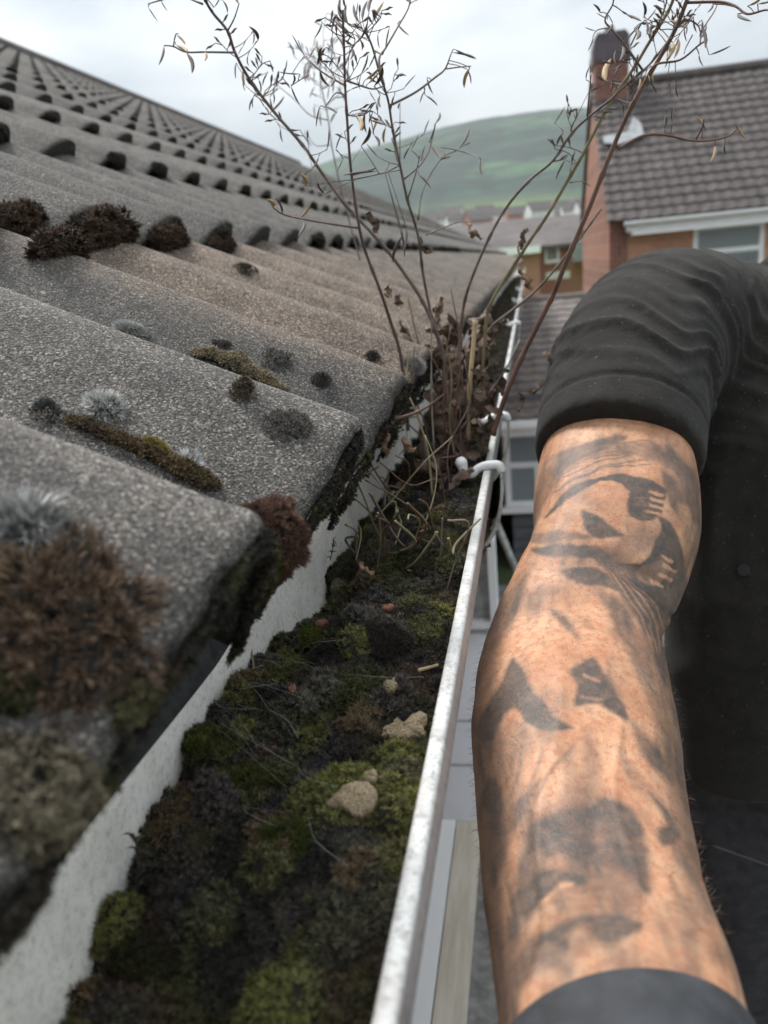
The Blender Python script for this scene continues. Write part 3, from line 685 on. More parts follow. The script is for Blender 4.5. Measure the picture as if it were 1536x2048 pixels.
def cushion(name, label, center, nrm, ax, ay, hz, size, cols, tips=None, kind='leafy', dens=1.0, seed=1, group=None, axis=None, base=(0.012, 0.010, 0.008), rough=0.25, cat='moss'):
    """a clump of moss: a lumpy dome bristling with shoots; ax,ay half-widths along/across `axis`"""
    r = np.random.default_rng(seed); nrm = _n(nrm)
    u = np.array(axis if axis is not None else [0, 1., 0]); u = _n(u - nrm * (u @ nrm)); v = np.cross(nrm, u)
    def dome(th, ph):
        lump = 1 + rough * (fbm(np.stack([np.cos(th) * 2, np.sin(th) * 2, ph * 2], -1), 1.3, seed, 3) - 0.5) * 2
        rr = np.cos(ph) * lump; zz = np.sin(ph) * lump
        return center + (rr * np.cos(th) * ax)[..., None] * u + (rr * np.sin(th) * ay)[..., None] * v + (zz * hz - 0.12 * hz)[..., None] * nrm
    TH, PH = np.meshgrid(np.linspace(0, 2 * math.pi, 29)[:-1], np.linspace(-0.25, math.pi / 2, 9), indexing='ij')
    Vd = dome(TH.T, PH.T).reshape(-1, 3); Fd = grid_faces(9, 28, True)
    area = math.pi * ax * ay + 2.2 * hz * (ax + ay)
    n = int(np.clip(dens * area / (size * size * 0.16), 30, 9000))
    th = r.uniform(0, 2 * math.pi, n); ph = np.arcsin(np.clip(r.uniform(-0.1, 1, n), -1, 1))
    P = dome(th, ph); N = (P - center) / 1.0
    N = np.stack([(P - center) @ u / ax ** 1.3, (P - center) @ v / ay ** 1.3, (P - center) @ nrm / hz ** 1.3 + 0.15 / hz ** 0.3], -1)
    N = N[:, :1] * u + N[:, 1:2] * v + N[:, 2:] * nrm; N /= np.linalg.norm(N, axis=1)[:, None]
    N = N + r.normal(0, 0.28, N.shape)
    C = pal(P, cols, 0.55 / max(ax, ay, 0.004) * 1.2, seed); C = C * r.uniform(0.7, 1.35, (n, 1))
    Tp = None if tips is None else np.array(tips)[None] * r.uniform(0.7, 1.3, (n, 1)) * 0.6 + C * 0.4
    V, F, Cc = shoots(P, N, size * r.uniform(0.7, 1.25, n), C, kind, Tp, seed)
    Ft = np.vstack([Fd[:, [0, 1, 2]], Fd[:, [0, 2, 3]]])
    Vall = np.vstack([Vd, V]); Fall = np.vstack([Ft, F + len(Vd)]); Call = np.vstack([np.tile(np.array([base]), (len(Vd), 1)), Cc])
    o = mesh(name, Vall, Fall, M['moss'], None, tint=Call, smooth=False, origin=center)
    return tag(o, label, cat, group)
def on_tile(px, py, up=0.0):
    P, s, y = roof_hit(px, py); n = roof_n(s, y); return P + n * up, n
def px2m(P): return np.linalg.norm(P) / FPX      # metres per photo pixel at P
G_DK = ((0.018, 0.017, 0.012), 0.10); G_BK = ((0.010, 0.009, 0.008), 0.06); G_OL = ((0.052, 0.058, 0.014), 0.0); G_GR = ((0.085, 0.105, 0.018), -0.06)
G_BR = ((0.055, 0.030, 0.018), 0.0); G_PU = ((0.036, 0.026, 0.025), 0.04); G_RD = ((0.085, 0.040, 0.026), 0.0); G_SI = ((0.42, 0.415, 0.395), 0.0); G_YE = ((0.23, 0.19, 0.045), 0.0); G_ST = ((0.16, 0.12, 0.06), 0.0)
def tuft(px, py, wpx, hpx, label, cols, kind='leafy', size=0.0028, height=0.5, tips=None, seed=1, dens=1.0, name='moss_clump', group=None, axis=None, rough=0.25, base=(0.012, 0.010, 0.008)):
    """clump that spans about wpx by hpx photo pixels where it sits on the tiles"""
    P, n = on_tile(px, py); m = px2m(P)
    return cushion(name, label, P, n, wpx * m / 2, hpx * m / 2 * 1.5, height * wpx * m / 2, size, cols, tips, kind, dens, seed, group, axis=axis if axis is not None else [0.35, 1, 0], rough=rough, base=base)
SL = -DN                                          # up the slope
tuft(105, 1245, 310, 200, 'large red brown moss cushion on the nearest tile at the left edge', [((0.055, 0.032, 0.023), 0.05), ((0.070, 0.040, 0.028), 0), ((0.085, 0.062, 0.032), -0.03), G_BR], kind='fine', size=0.0052, height=0.24, tips=(0.34, 0.235, 0.155), seed=3, dens=1.9, axis=[1, 0.1, -0.4], rough=0.75)
tuft(60, 1052, 125, 66, 'silver grey tuft above the large brown moss cushion', [G_SI, ((0.10, 0.10, 0.10), 0.05)], 'hair', 0.0062, 0.42, (0.80, 0.80, 0.78), 4, 2.6, 'grey_tuft', axis=[1, 0.1, -0.4], base=(0.05, 0.05, 0.05))
tuft(212, 815, 60, 34, 'small silver tuft in the middle of the second tile', [G_SI], 'hair', 0.0042, 0.55, (0.85, 0.85, 0.83), 5, 2.6, 'grey_tuft', axis=[1, 0.1, -0.4], base=(0.06, 0.06, 0.06))
tuft(262, 664, 56, 22, 'pale whitish tuft on the crest line behind the second tile', [((0.28, 0.28, 0.26), 0.0)], 'hair', 0.003, 0.5, (0.8, 0.8, 0.77), 7, 2.4, 'grey_tuft', axis=[1, 0.1, -0.4], base=(0.12, 0.12, 0.11))
tuft(375, 930, 46, 26, 'tiny silver tuft at the end of the mossy seam', [G_SI], 'hair', 0.0038, 0.6, (0.85, 0.85, 0.85), 10, 2.4, 'grey_tuft', base=(0.05, 0.05, 0.05))
tuft(828, 730, 34, 26, 'pale lichen ball at the eaves beside the plant', [((0.30, 0.28, 0.27), 0.0)], 'hair', 0.003, 0.8, (0.42, 0.40, 0.39), 14, 2.2, 'grey_tuft', base=(0.14, 0.13, 0.13))
def patch(px, py, wpx, hpx, label, cols, tip, seed, n=500, size=0.002, kind='fine', flat=0.5):
    P0, n0 = on_tile(px, py); m = px2m(P0); r = np.random.default_rng(seed); s0 = -((P0 - E0) @ DN)
    a = r.uniform(0, 6.283, n); q = r.random(n) ** 0.62 * (0.45 + 1.1 * vnoise(np.stack([np.cos(a) * 2, np.sin(a) * 2, 0 * a], -1), 1.6, seed))
    ds, dy = q * np.cos(a) * wpx * m * 0.55, q * np.sin(a) * hpx * m * 1.0
    P = roof_p(np.maximum(s0 + ds, 0.001), P0[1] + dy, roof_h(np.maximum(s0 + ds, 0.001), P0[1] + dy)) + n0 * (flat * 0.004 * (1 - q) ** 0.7)[:, None]
    N = n0 + r.normal(0, 0.35, (n, 3)) + (P - P0) / (wpx * m) * 1.2
    C = pal(P, cols, 120, seed) * r.uniform(0.6, 1.5, (n, 1)); V, F, Cc = shoots(P, N, size * r.uniform(0.6, 1.3, n) * (1.2 - 0.6 * q), C, kind, np.array(tip)[None] * r.uniform(0.5, 1.4, (n, 1)), seed)
    return tag(mesh('moss_patch', V, F, M['moss'], None, tint=Cc, smooth=False, origin=P0), label, 'moss')
patch(97, 828, 60, 26, 'dark grey tuft beside the seam at the left of the second tile', [((0.06, 0.06, 0.06), 0.0), G_BK], (0.2, 0.2, 0.2), 6, 420, 0.0032, 'hair', 1.4)
patch(485, 787, 46, 30, 'small round dark brown moss cushion on the second tile', [G_BK, G_BR], (0.16, 0.115, 0.075), 8, 460, 0.0026, 'leafy', 1.8)
patch(578, 850, 96, 50, 'flat black crust of moss near the rounded tile end', [G_BK, G_PU], (0.17, 0.155, 0.14), 9, 480, 0.0022, 'leafy', 0.4)
patch(556, 722, 66, 34, 'faint dark moss patch on the third tile beside the mossy seam', [G_BK, G_DK], (0.19, 0.175, 0.16), 11, 220, 0.0022, 'leafy', 0.3)
patch(643, 762, 36, 18, 'small dark moss spot in the middle of the third tile', [G_BK], (0.09, 0.08, 0.07), 12, 260, 0.0024, 'leafy', 1.0)
patch(744, 716, 26, 15, 'small black moss spot near the end of the third tile', [G_BK], (0.07, 0.065, 0.06), 13, 200, 0.0026, 'leafy', 1.2)
patch(445, 690, 40, 14, 'thin dark moss smear on the third tile', [G_BK, G_DK], (0.1, 0.09, 0.08), 15, 140, 0.002, 'leafy', 0.3)
patch(490, 540, 44, 22, 'dark moss spot on the tan tile below the first lap', [G_BK, G_OL], (0.1, 0.09, 0.06), 16, 200, 0.0032, 'leafy', 1.0)
# moss strips lying in the seams between tiles
def strip(pts, wpx, label, cols, tips, seed, size=0.0040, dens=1.0, h=0.0035):
    Ps, Ns = [], []; r = np.random.default_rng(seed)
    L_ = smooth_path(pts, 10)
    for q in L_: P, n = on_tile(q[0], q[1]); Ps.append(P); Ns.append(n)
    Ps = np.array(Ps); m = px2m(Ps[len(Ps) // 2]); half = wpx * m / 2
    n = int(dens * 900); i = r.integers(0, len(Ps) - 1, n); t = r.random(n)[:, None]
    c = Ps[i] * (1 - t) + Ps[i + 1] * t; env = np.sin(np.pi * (i + t[:, 0]) / len(Ps)) ** 0.5
    T = _n(Ps[-1] - Ps[0]); N0 = np.array(NR); W0 = np.cross(T, N0); a = r.uniform(-1, 1, n)
    env = env * np.clip(2.6 * fbm(c, 70, seed) - 0.35, 0.12, 1.6)
    P = c + W0 * (a * half * env)[:, None] + N0 * ((np.sqrt(1 - a * a) * h * env) * (0.6 + 0.9 * fbm(c, 160, seed + 5)) - 0.001)[:, None]
    N = N0 + W0 * a[:, None] * 1.0 + r.normal(0, 0.3, (n, 3))
    C = pal(P, cols, 55, seed) * r.uniform(0.7, 1.3, (n, 1))
    V, F, Cc = shoots(P, N, size * r.uniform(0.7, 1.2, n), C, 'leafy', np.array(tips)[None] * r.uniform(.4, 1.6, (n, 1)) * 0.75 + C * 0.25, seed)
    return tag(mesh('moss_strip', V, F, M['moss'], None, tint=Cc, smooth=False, origin=Ps[len(Ps) // 2]), label, 'moss')
strip([(138, 842), (230, 880), (300, 908), (370, 948), (432, 975)], 30, 'brown and yellow green moss filling the seam of the nearest tile', [((0.055, 0.030, 0.018), 0.08), ((0.036, 0.026, 0.025), 0.08), ((0.15, 0.125, 0.035), -0.06), ((0.018, 0.017, 0.012), 0.12)], (0.15, 0.105, 0.05), 21, dens=1.3)
strip([(385, 706), (440, 722), (500, 750), (568, 782)], 34, 'straw coloured moss filling the seam behind the second tile', [((0.12, 0.09, 0.05), 0.04), G_BR, ((0.018, 0.017, 0.012), 0.05)], (0.52, 0.42, 0.26), 22, dens=1.3, h=0.006)
tuft(305, 899, 60, 26, 'bright yellow green moss cushion in the seam of the nearest tile', [G_YE, ((0.16, 0.17, 0.03), 0)], 'fine', 0.0018, 0.55, (0.30, 0.27, 0.06), 23, 1.8, axis=[1, 0, -0.45])
# moss hanging from the tile ends over the gutter
def eave_clump(y, dx, dz, ax, ay, hz, label, cols, tips, seed, size=0.0028, dens=1.3, kind='leafy', nrm=(0.8, -0.2, 0.5), rough=0.4, name='moss_clump', group=None):
    P = roof_p(0.0, y, roof_h(0.0, y)) + np.array([dx, 0, dz])
    return cushion(name, label, P, nrm, ax, ay, hz, size, cols, tips, kind, dens, seed, group, axis=[0, 1, 0], rough=rough)
def at_pt(px, py, Y): return at(px, py, Y)
P = at_pt(540, 1078, 0.285)
cushion('moss_clump', 'purple brown moss cushion hanging over the end of the nearest tile', P, (0.55, -0.45, 0.65), 0.0150, 0.0150, 0.0110, 0.0029, [((0.070, 0.036, 0.026), 0), ((0.05, 0.03, 0.024), 0), G_BR], (0.25, 0.140, 0.098), 'fine', 2.4, 31, axis=[0.3, 1, 0], rough=0.45)
P = at_pt(500, 1130, 0.268)
cushion('moss_clump', 'dark moss with an olive patch under the purple brown cushion', P, (0.6, -0.5, 0.3), 0.012, 0.012, 0.009, 0.0026, [G_BK, G_OL, G_BR], (0.08, 0.07, 0.025), 'leafy', 1.6, 32, axis=[0.3, 1, 0], rough=0.5)
def crust(y0, y1, n, seed, label, drop=0.024, out_=0.007, group=None):
    r = np.random.default_rng(seed); y = r.uniform(y0, y1, n); q = r.random(n) ** 0.8
    Pn = np.stack([q * 0.03, y, 0 * y], -1); thick = np.clip((fbm(Pn, 85, seed, 3) - 0.36) * 3.2, 0, 1.2)
    ok = thick > 0.04; y, q, thick = y[ok], q[ok], thick[ok]; n = len(y)
    hang = drop * (0.55 + 1.0 * fbm(np.stack([0 * y, y, 0 * y], -1), 70, seed + 3))
    P = roof_p(0.0, y, roof_h(np.zeros(n), y) - q * hang - 0.001) + DN * (thick * out_ * r.uniform(0.2, 1.0, n) * (0.35 + 0.65 * np.sin(np.pi * np.clip(q * 0.9 + 0.1, 0, 1))))[:, None]
    N = DN[None] * 0.9 + np.array([0, -0.25, 0.25]) - NR[None] * (q - 0.35)[:, None] * 1.3 + r.normal(0, 0.4, (n, 3))
    C = pal(P, [G_BK, G_DK, ((0.034, 0.024, 0.013), -0.02), ((0.045, 0.042, 0.016), -0.05)], 60, seed) * r.uniform(0.6, 1.5, (n, 1))
    V, F, Cc = shoots(P, N, 0.0024 * r.uniform(0.5, 1.3, n), C, 'leafy', C * 1.6 + 0.012, seed)
    return tag(mesh('moss_crust', V, F, M['moss'], None, tint=Cc, smooth=False, origin=P.mean(0)), label, 'moss', group)
crust(0.100, 0.243, 2600, 47, 'dark green brown moss crust along the end of the nearest tile', 0.006, 0.004)
crust(0.245, 0.275, 1500, 41, 'black moss crust hanging right below the purple brown cushion', 0.016, 0.007)
crust(0.275, 0.335, 2600, 42, 'ragged black moss crust along the lower half of the second tile end', 0.013, 0.0055)
crust(0.335, 0.412, 3000, 43, 'mossy crust under the rounded crest of the second tile end', 0.026, 0.007)
crust(0.425, 0.580, 3200, 44, 'dark moss crust along the end of the third tile above the gutter', 0.018, 0.007)
crust(0.590, 0.750, 2600, 45, 'dark moss crust along the tile end behind the plant stems', 0.020, 0.008)
crust(0.760, 1.250, 2600, 46, 'far dark moss crust along the tile ends beyond the plant', 0.020, 0.009)
# blurred moss lumps closest to the lens, bottom left
tuft(50, 1590, 200, 120, 'soft brown mossy lump at the lower left corner of the nearest tile', [((0.075, 0.062, 0.038), 0.05), ((0.04, 0.034, 0.022), 0), ((0.12, 0.10, 0.065), 0)], 'leafy', 0.004, 0.30, (0.22, 0.185, 0.13), 50, 1.3, axis=[1, 0, -0.4])
tuft(262, 1400, 70, 60, 'dark green brown moss along the edge of the nearest tile', [((0.045, 0.04, 0.025), 0), G_OL, G_BR], 'leafy', 0.0028, 0.2, (0.13, 0.115, 0.07), 51, 1.5, axis=[1, 0, -0.4])
tuft(15, 1375, 110, 50, 'olive moss patch below the large red brown cushion', [G_OL, G_DK], 'leafy', 0.003, 0.3, (0.08, 0.09, 0.02), 52, 1.3, axis=[1, 0, -0.4])
# tufts packed under the laps of the upper courses
protos = []
r_ = np.random.default_rng(5)
row_lab = {1: 'dark moss tuft under the lowest lap of the roof tiles', 2: 'dark moss tuft under the second lap of the roof tiles', 3: 'dark moss tuft under the third lap of the roof tiles', 4: 'dark moss tuft under the fourth lap of the roof tiles', 5: 'dark moss tuft under the fifth lap of the roof tiles'}
for row in range(1, 7):
    kk = range(0, 26 if row < 3 else 30)
    for k in kk:
        yc = CREST + PER * (k + (1.0 if True else 0)) - 0.038 
        if row == 1 and k == 0: pass
        s = row * GA
        if r_.random() < (0.12 if row < 3 else 0.3): continue
        P = roof_p(s - 0.004, yc, roof_h(s - 0.004, yc) + 0.004)
        sxx, syy = toscr(P)
        if sxx < -80 or sxx > 1000: continue
        sc = r_.uniform(0.45, 0.80) * (1.1 if row == 1 else 1.0)
        lab = row_lab.get(row, 'dark moss tuft under the highest laps of the roof tiles')
        grp = 'moss tufts under the laps of the roof tiles'
        if len(protos) < 4:
            o = cushion('moss_tuft', lab, P, NR * 0.8 + DN * 0.4 + np.array([0, 0.35, 0]), 0.036, 0.014, 0.020, 0.006, [((0.022, 0.020, 0.018), 0.1), G_DK, ((0.035, 0.024, 0.016), 0)], (0.075, 0.065, 0.052), 'leafy', 1.5, 60 + len(protos), grp, axis=[0, 1, 0], rough=0.5)
            protos.append(o); 
            if row == 1: o.scale = (sc, sc, sc)
        else:
            o = protos[(k * 3 + row) % 4].copy(); COL.objects.link(o); o.location = P.tolist(); o.scale = (sc, sc * r_.uniform(0.85, 1.1), sc * r_.uniform(.85, 1.2)); o['label'] = lab; o['group'] = grp
# the big brown bank of moss at the first lap
for (px, py, wp, hp, lab, sd_) in ((30, 440, 110, 70, 'rounded dark moss mound at the left edge under the first lap', 70), (200, 462, 150, 66, 'wide brown moss bank between two rolls of the first lap', 71), (335, 470, 90, 52, 'brown moss lump beside the wide bank under the first lap', 72), (440, 484, 60, 40, 'brown moss lump under the middle of the first lap', 73), (120, 492, 120, 34, 'low dark moss ridge at the foot of the wide moss bank', 74)):
    tuft(px, py + 12, wp, hp * 0.55, lab, [G_BK, G_BR, ((0.06, 0.038, 0.024), 0.0)], 'leafy', 0.0065, 0.55, (0.10, 0.065, 0.042), sd_, 1.6, axis=[0.1, 1, 0], rough=0.5)

# ------------------------------------------------------------------ moss filling the gutter
MY = [-0.1, 0.10, 0.17, 0.25, 0.33, 0.42, 0.7, 3.0, 9.0]; MZ = [-0.230, -0.227, -0.215, -0.200, -0.192, -0.190, -0.187, -0.190, -0.205]
_rd = np.random.default_rng(77)
DOM = [(_rd.uniform(-0.158, -0.05), _rd.uniform(0.08, 0.62), _rd.uniform(0.005, 0.014), _rd.uniform(0.45, 0.95)) for _k in range(120)] + [(_rd.uniform(-0.160, -0.145), _rd.uniform(0.10, 0.45), _rd.uniform(0.006, 0.013), _rd.uniform(0.7, 1.2)) for _k in range(26)]
def bed_z(x, y):
    P = np.stack([x, y, 0 * x], -1)
    a = np.interp(y, MY, MZ) - 0.030 * np.clip((-0.098 - x) / 0.05, 0, 1) ** 1.2 * np.clip((y - 0.30) / 0.15, 0, 1) * np.clip((1.6 - y) / 0.6, 0.2, 1)
    lump = (fbm(P, 32, 2, 2) - 0.5) * 0.026 + (np.abs(fbm(P, 75, 6, 2) - 0.5) * -0.020 + 0.003) + (vnoise(P, 260, 7) - 0.5) * 0.003
    edge_l = np.clip((x + 0.160) / 0.02, 0, 1); edge_r = np.clip((-0.0455 - x) / 0.016, 0, 1)
    a = a + lump * (0.7 + 0.3 * edge_l) + (1 - edge_l) * (fbm(P * [0.3, 1, 1], 55, 19, 3) - 0.5) * 0.034 - (1 - edge_r) * 0.004 - (1 - edge_l) * 0.004
    d_ = np.zeros_like(a)
    for (cx0, cy0_, r0, h0) in DOM:
        q = ((x - cx0) ** 2 + (y - cy0_) ** 2) / (r0 * r0); d_ = np.maximum(d_, h0 * r0 * np.sqrt(np.clip(1 - q, 0, 1)))
    return a + d_ * 0.8 - 0.003
def dome_id(x, y):
    b_ = np.zeros_like(x); k_ = np.zeros(x.shape, int)
    for n_, (cx0, cy0_, r0, h0) in enumerate(DOM):
        v_ = h0 * r0 * np.sqrt(np.clip(1 - ((x - cx0) ** 2 + (y - cy0_) ** 2) / (r0 * r0), 0, 1)); k_ = np.where(v_ > b_, n_ + 1, k_); b_ = np.maximum(b_, v_)
    return k_, b_
bx = np.linspace(-0.1568, -0.0458, 90); by = np.concatenate([np.linspace(-0.1, 0.8, 520), np.linspace(0.81, 2.2, 200), np.linspace(2.25, 9, 120)])
X, Y = np.meshgrid(bx, by, indexing='ij'); Z = bed_z(X, Y)
# keep the bed inside the round trough
cxg, czg, rg = -0.1025, -0.205, 0.0552
zb_ = np.where(np.abs(X - cxg) < rg, czg - np.sqrt(np.maximum(rg ** 2 - (X - cxg) ** 2, 0)), czg)
V = np.stack([X, Y, np.maximum(Z, zb_ - 0.005)], -1).reshape(-1, 3)
bedc = pal(V, [G_BK, G_DK, ((0.02, 0.014, 0.010), 0.0)], 60, 3)
bed = mesh('gutter_moss', V, grid_faces(len(bx), len(by))[:, ::-1], M['moss'], None, tint=bedc, origin=(-0.1, 0.3, -0.2)); tag(bed, 'dark brown and green moss and rotted litter filling the gutter', 'moss', kind='stuff')
r = np.random.default_rng(11)
def scatter_bed(n, y0, y1, power=1.0):
    x = r.uniform(-0.1585, -0.047, n); y = y0 + (y1 - y0) * r.random(n) ** power
    z = bed_z(x, y); zt = np.where(np.abs(x - cxg) < rg, czg - np.sqrt(np.maximum(rg ** 2 - (x - cxg) ** 2, 0)), czg)
    ok = z > zt + 0.0005; x, y, z = x[ok], y[ok], z[ok]; e = 0.002
    N = np.stack([-(bed_z(x + e, y) - bed_z(x - e, y)) / (2 * e), -(bed_z(x, y + e) - bed_z(x, y - e)) / (2 * e), np.ones_like(x)], -1)
    N /= np.linalg.norm(N, axis=1)[:, None]
    return np.stack([x, y, z], -1), N
Vs, Fs, Cs = [], [], []; off = 0
def push(V, F, C):
    global off
    Vs.append(V); Fs.append(F + off); Cs.append(C); off += len(V)
for (n, y0, y1, size, kind, sd_) in ((44000, 0.08, 0.80, 0.0025, 'leafy', 1), (34000, 0.08, 0.60, 0.0030, 'fine', 2), (9000, 0.75, 2.5, 0.006, 'leafy', 3), (3000, 2.4, 7.0, 0.012, 'leafy', 4)):
    P, N = scatter_bed(n, y0, y1)
    pat = fbm(P, 26, 77, 2)
    cols = [((0.015, 0.013, 0.011), 0.08), ((0.038, 0.037, 0.013), 0.06), ((0.062, 0.064, 0.016), -0.06), ((0.042, 0.028, 0.018), 0.05), ((0.036, 0.031, 0.031), 0.05)]
    C = pal(P, cols, 38, 100) * 1.7
    k_, b_ = dome_id(P[:, 0], P[:, 1]); dcol = 1.7 * np.array([(0.036, 0.035, 0.012), (0.032, 0.026, 0.024), (0.050, 0.034, 0.018), (0.024, 0.023, 0.016), (0.050, 0.050, 0.015), (0.040, 0.036, 0.030), (0.030, 0.030, 0.013)])[(k_ * 5) % 7]
    wk = np.clip(b_ / 0.004, 0, 0.8)[:, None] * (k_ > 0)[:, None]; C = C * (1 - wk) + dcol * wk; C = C * (0.75 + 0.5 * np.clip(b_ / 0.006, 0, 1))[:, None] * r.uniform(0.55, 1.5, (len(P), 1))
    sz = size * r.uniform(0.55, 1.3, len(P)) * (0.75 + 0.6 * pat)
    green = (C[:, 1] > C[:, 0] * 0.98)[:, None]
    tips = np.where(green, C * 2.1 + [0.022, 0.019, 0.002], C * 2.0 + 0.012)
    push(*shoots(P, N + r.normal(0, 0.4, N.shape), sz, C, kind, tips, 200 + sd_))
o = mesh('moss_shoots', np.vstack(Vs), np.vstack(Fs), M['moss'], bed, tint=np.vstack(Cs), smooth=False)
o['kind'] = 'stuff'
# distinct cushions standing out of the bed
def bed_pt(px, py):
    rr = ray(px, py); t = np.linspace(0.1, 3, 6000); P = rr[None] * t[:, None]
    i = int(np.argmax(P[:, 2] < bed_z(P[:, 0], P[:, 1]))); return P[i]
bc = [(500, 1570, 130, 80, 'round brown topped moss cushion with green sides left of the pale stone', [((0.045, 0.026, 0.012), 0.02), G_OL, G_GR], (0.09, 0.075, 0.03), 0.5, 'fine'),
      (600, 1672, 150, 60, 'bright green edged moss cushion below the flat pale stone', [G_BK, ((0.10, 0.13, 0.02), -0.02), G_DK], (0.12, 0.14, 0.03), 0.45, 'fine'),
      (760, 1275, 110, 70, 'purplish brown moss mound near the white rim', [G_PU, ((0.045, 0.036, 0.034), 0)], (0.09, 0.075, 0.055), 0.5, 'fine'),
      (625, 1820, 100, 70, 'grey brown fluffy moss mound at the bottom of the gutter', [((0.055, 0.045, 0.042), 0), G_PU], (0.16, 0.14, 0.125), 0.45, 'hair'),
      (640, 1268, 80, 50, 'vivid green moss tuft in the middle of the gutter', [G_GR, G_OL], (0.16, 0.17, 0.03), 0.4, 'leafy'),
      (660, 1090, 70, 60, 'black moss lump against the white gutter wall', [G_BK, G_DK], (0.04, 0.036, 0.025), 0.9, 'leafy'),
      (640, 1160, 60, 60, 'dark leafy moss lump by the gutter wall near the tile end', [G_BK, G_DK, G_OL], (0.055, 0.055, 0.02), 0.9, 'leafy'),
      (850, 1130, 120, 60, 'brown green moss mound beside the rim at the foot of the plant', [G_BR, G_OL, G_DK], (0.09, 0.08, 0.03), 0.5, 'leafy'),
      (300, 1900, 120, 70, 'dark brown moss mound at the bottom of the white wall', [G_BK, G_BR, G_OL], (0.06, 0.05, 0.02), 0.5, 'leafy'),
      (420, 1480, 90, 50, 'green moss tuft along the white wall', [G_GR, G_OL, G_DK], (0.11, 0.12, 0.025), 0.5, 'leafy')]
for i, (px, py, wp, hp, lab, cols, tips, hgt, kind) in enumerate(bc):
    P = bed_pt(px, py); m = px2m(P)
    cushion('moss_cushion', lab, P - [0, 0, 0.002], (0.1, -0.15, 1), wp * m / 2, hp * m / 2 * 1.2, hgt * wp * m / 2, 0.0026, cols, tips, kind, 2.0, 300 + i, axis=[1, 0, 0], rough=0.35)
# loose sprigs on the white wall
def sprig(px, py, lab, seed, L=0.016, z=None):
    P = at(px, py, 0.24); k = (-0.1545) / P[0]; P = P * k
    rr = np.random.default_rng(seed); b = MB(); d = _n([0.12, rr.normal(0, 0.5), 1]);
    pts = [P + d * L * t + np.array([0.002, 0.002 * math.sin(t * 4), 0]) for t in np.linspace(0, 1, 7)]
    b.tube(pts, np.linspace(0.0005, 0.0002, 7), 5)
    for t in np.linspace(0.1, 1, 14):
        q = P + d * L * t + np.array([0.002, 0.002 * math.sin(t * 4), 0]); e = _n(rr.normal(0, 1, 3) + d * 0.5)
        b.tube([q, q + e * 0.002 + [0, 0, .0005], q + e * 0.0042], [0.0004, 0.0004, 0.00008], 4)
    return tag(b.build('moss_sprig', M['sprig'], None, origin=P), lab, 'moss')
M['sprig'] = simple('dark_sprig', (0.03, 0.02, 0.014, 1), (0.07, 0.05, 0.03, 1), 300, 0.8)
sprig(262, 1770, 'loose spiky moss sprig lying against the white gutter wall', 1, 0.022)
sprig(318, 1650, 'small dark moss sprig poking from the moss onto the white wall', 2, 0.012)
sprig(655, 1120, 'upright dark moss sprig in front of the white wall near the tile end', 3, 0.018)

# ------------------------------------------------------------------ chips, twigs, cobwebs in the gutter
def stone(px, py, wpx, hpx, lab, mat, seed, up=0.35, jag=0.25, name='stone'):
    P = bed_pt(px, py); m = px2m(P); r = np.random.default_rng(seed)
    th = np.linspace(0, 2 * math.pi, 41)[:-1]; ph = np.linspace(-math.pi / 2 + 0.02, math.pi / 2 - 0.02, 17)
    PH, TH = np.meshgrid(ph, th, indexing='ij')
    d = np.stack([np.cos(PH) * np.cos(TH), np.cos(PH) * np.sin(TH), np.sin(PH)], -1)
    rad = 1 + jag * (fbm(d * [1, 1, 0.35], 1.7, seed, 3) - 0.5) * 2 + 0.10 * (vnoise(d, 7, seed + 3) - 0.5) + 0.05 * (vnoise(d, 18, seed + 5) - 0.5)
    q = np.sign(d) * np.abs(d) ** [1, 1, 0.6] * rad[..., None] * np.array([wpx * m / 2, hpx * m / 2 * 1.45, wpx * m / 2 * up])
    # lean it towards the viewer a little
    c, s = math.cos(0.32), math.sin(0.32); q = np.stack([q[..., 0], q[..., 1] * c - q[..., 2] * s, q[..., 1] * s + q[..., 2] * c], -1)
    return tag(mesh(name, (P + [0, 0, 0.0022]) + q.reshape(-1, 3), grid_faces(17, 40, True), mat, None, origin=P), lab, 'stone')
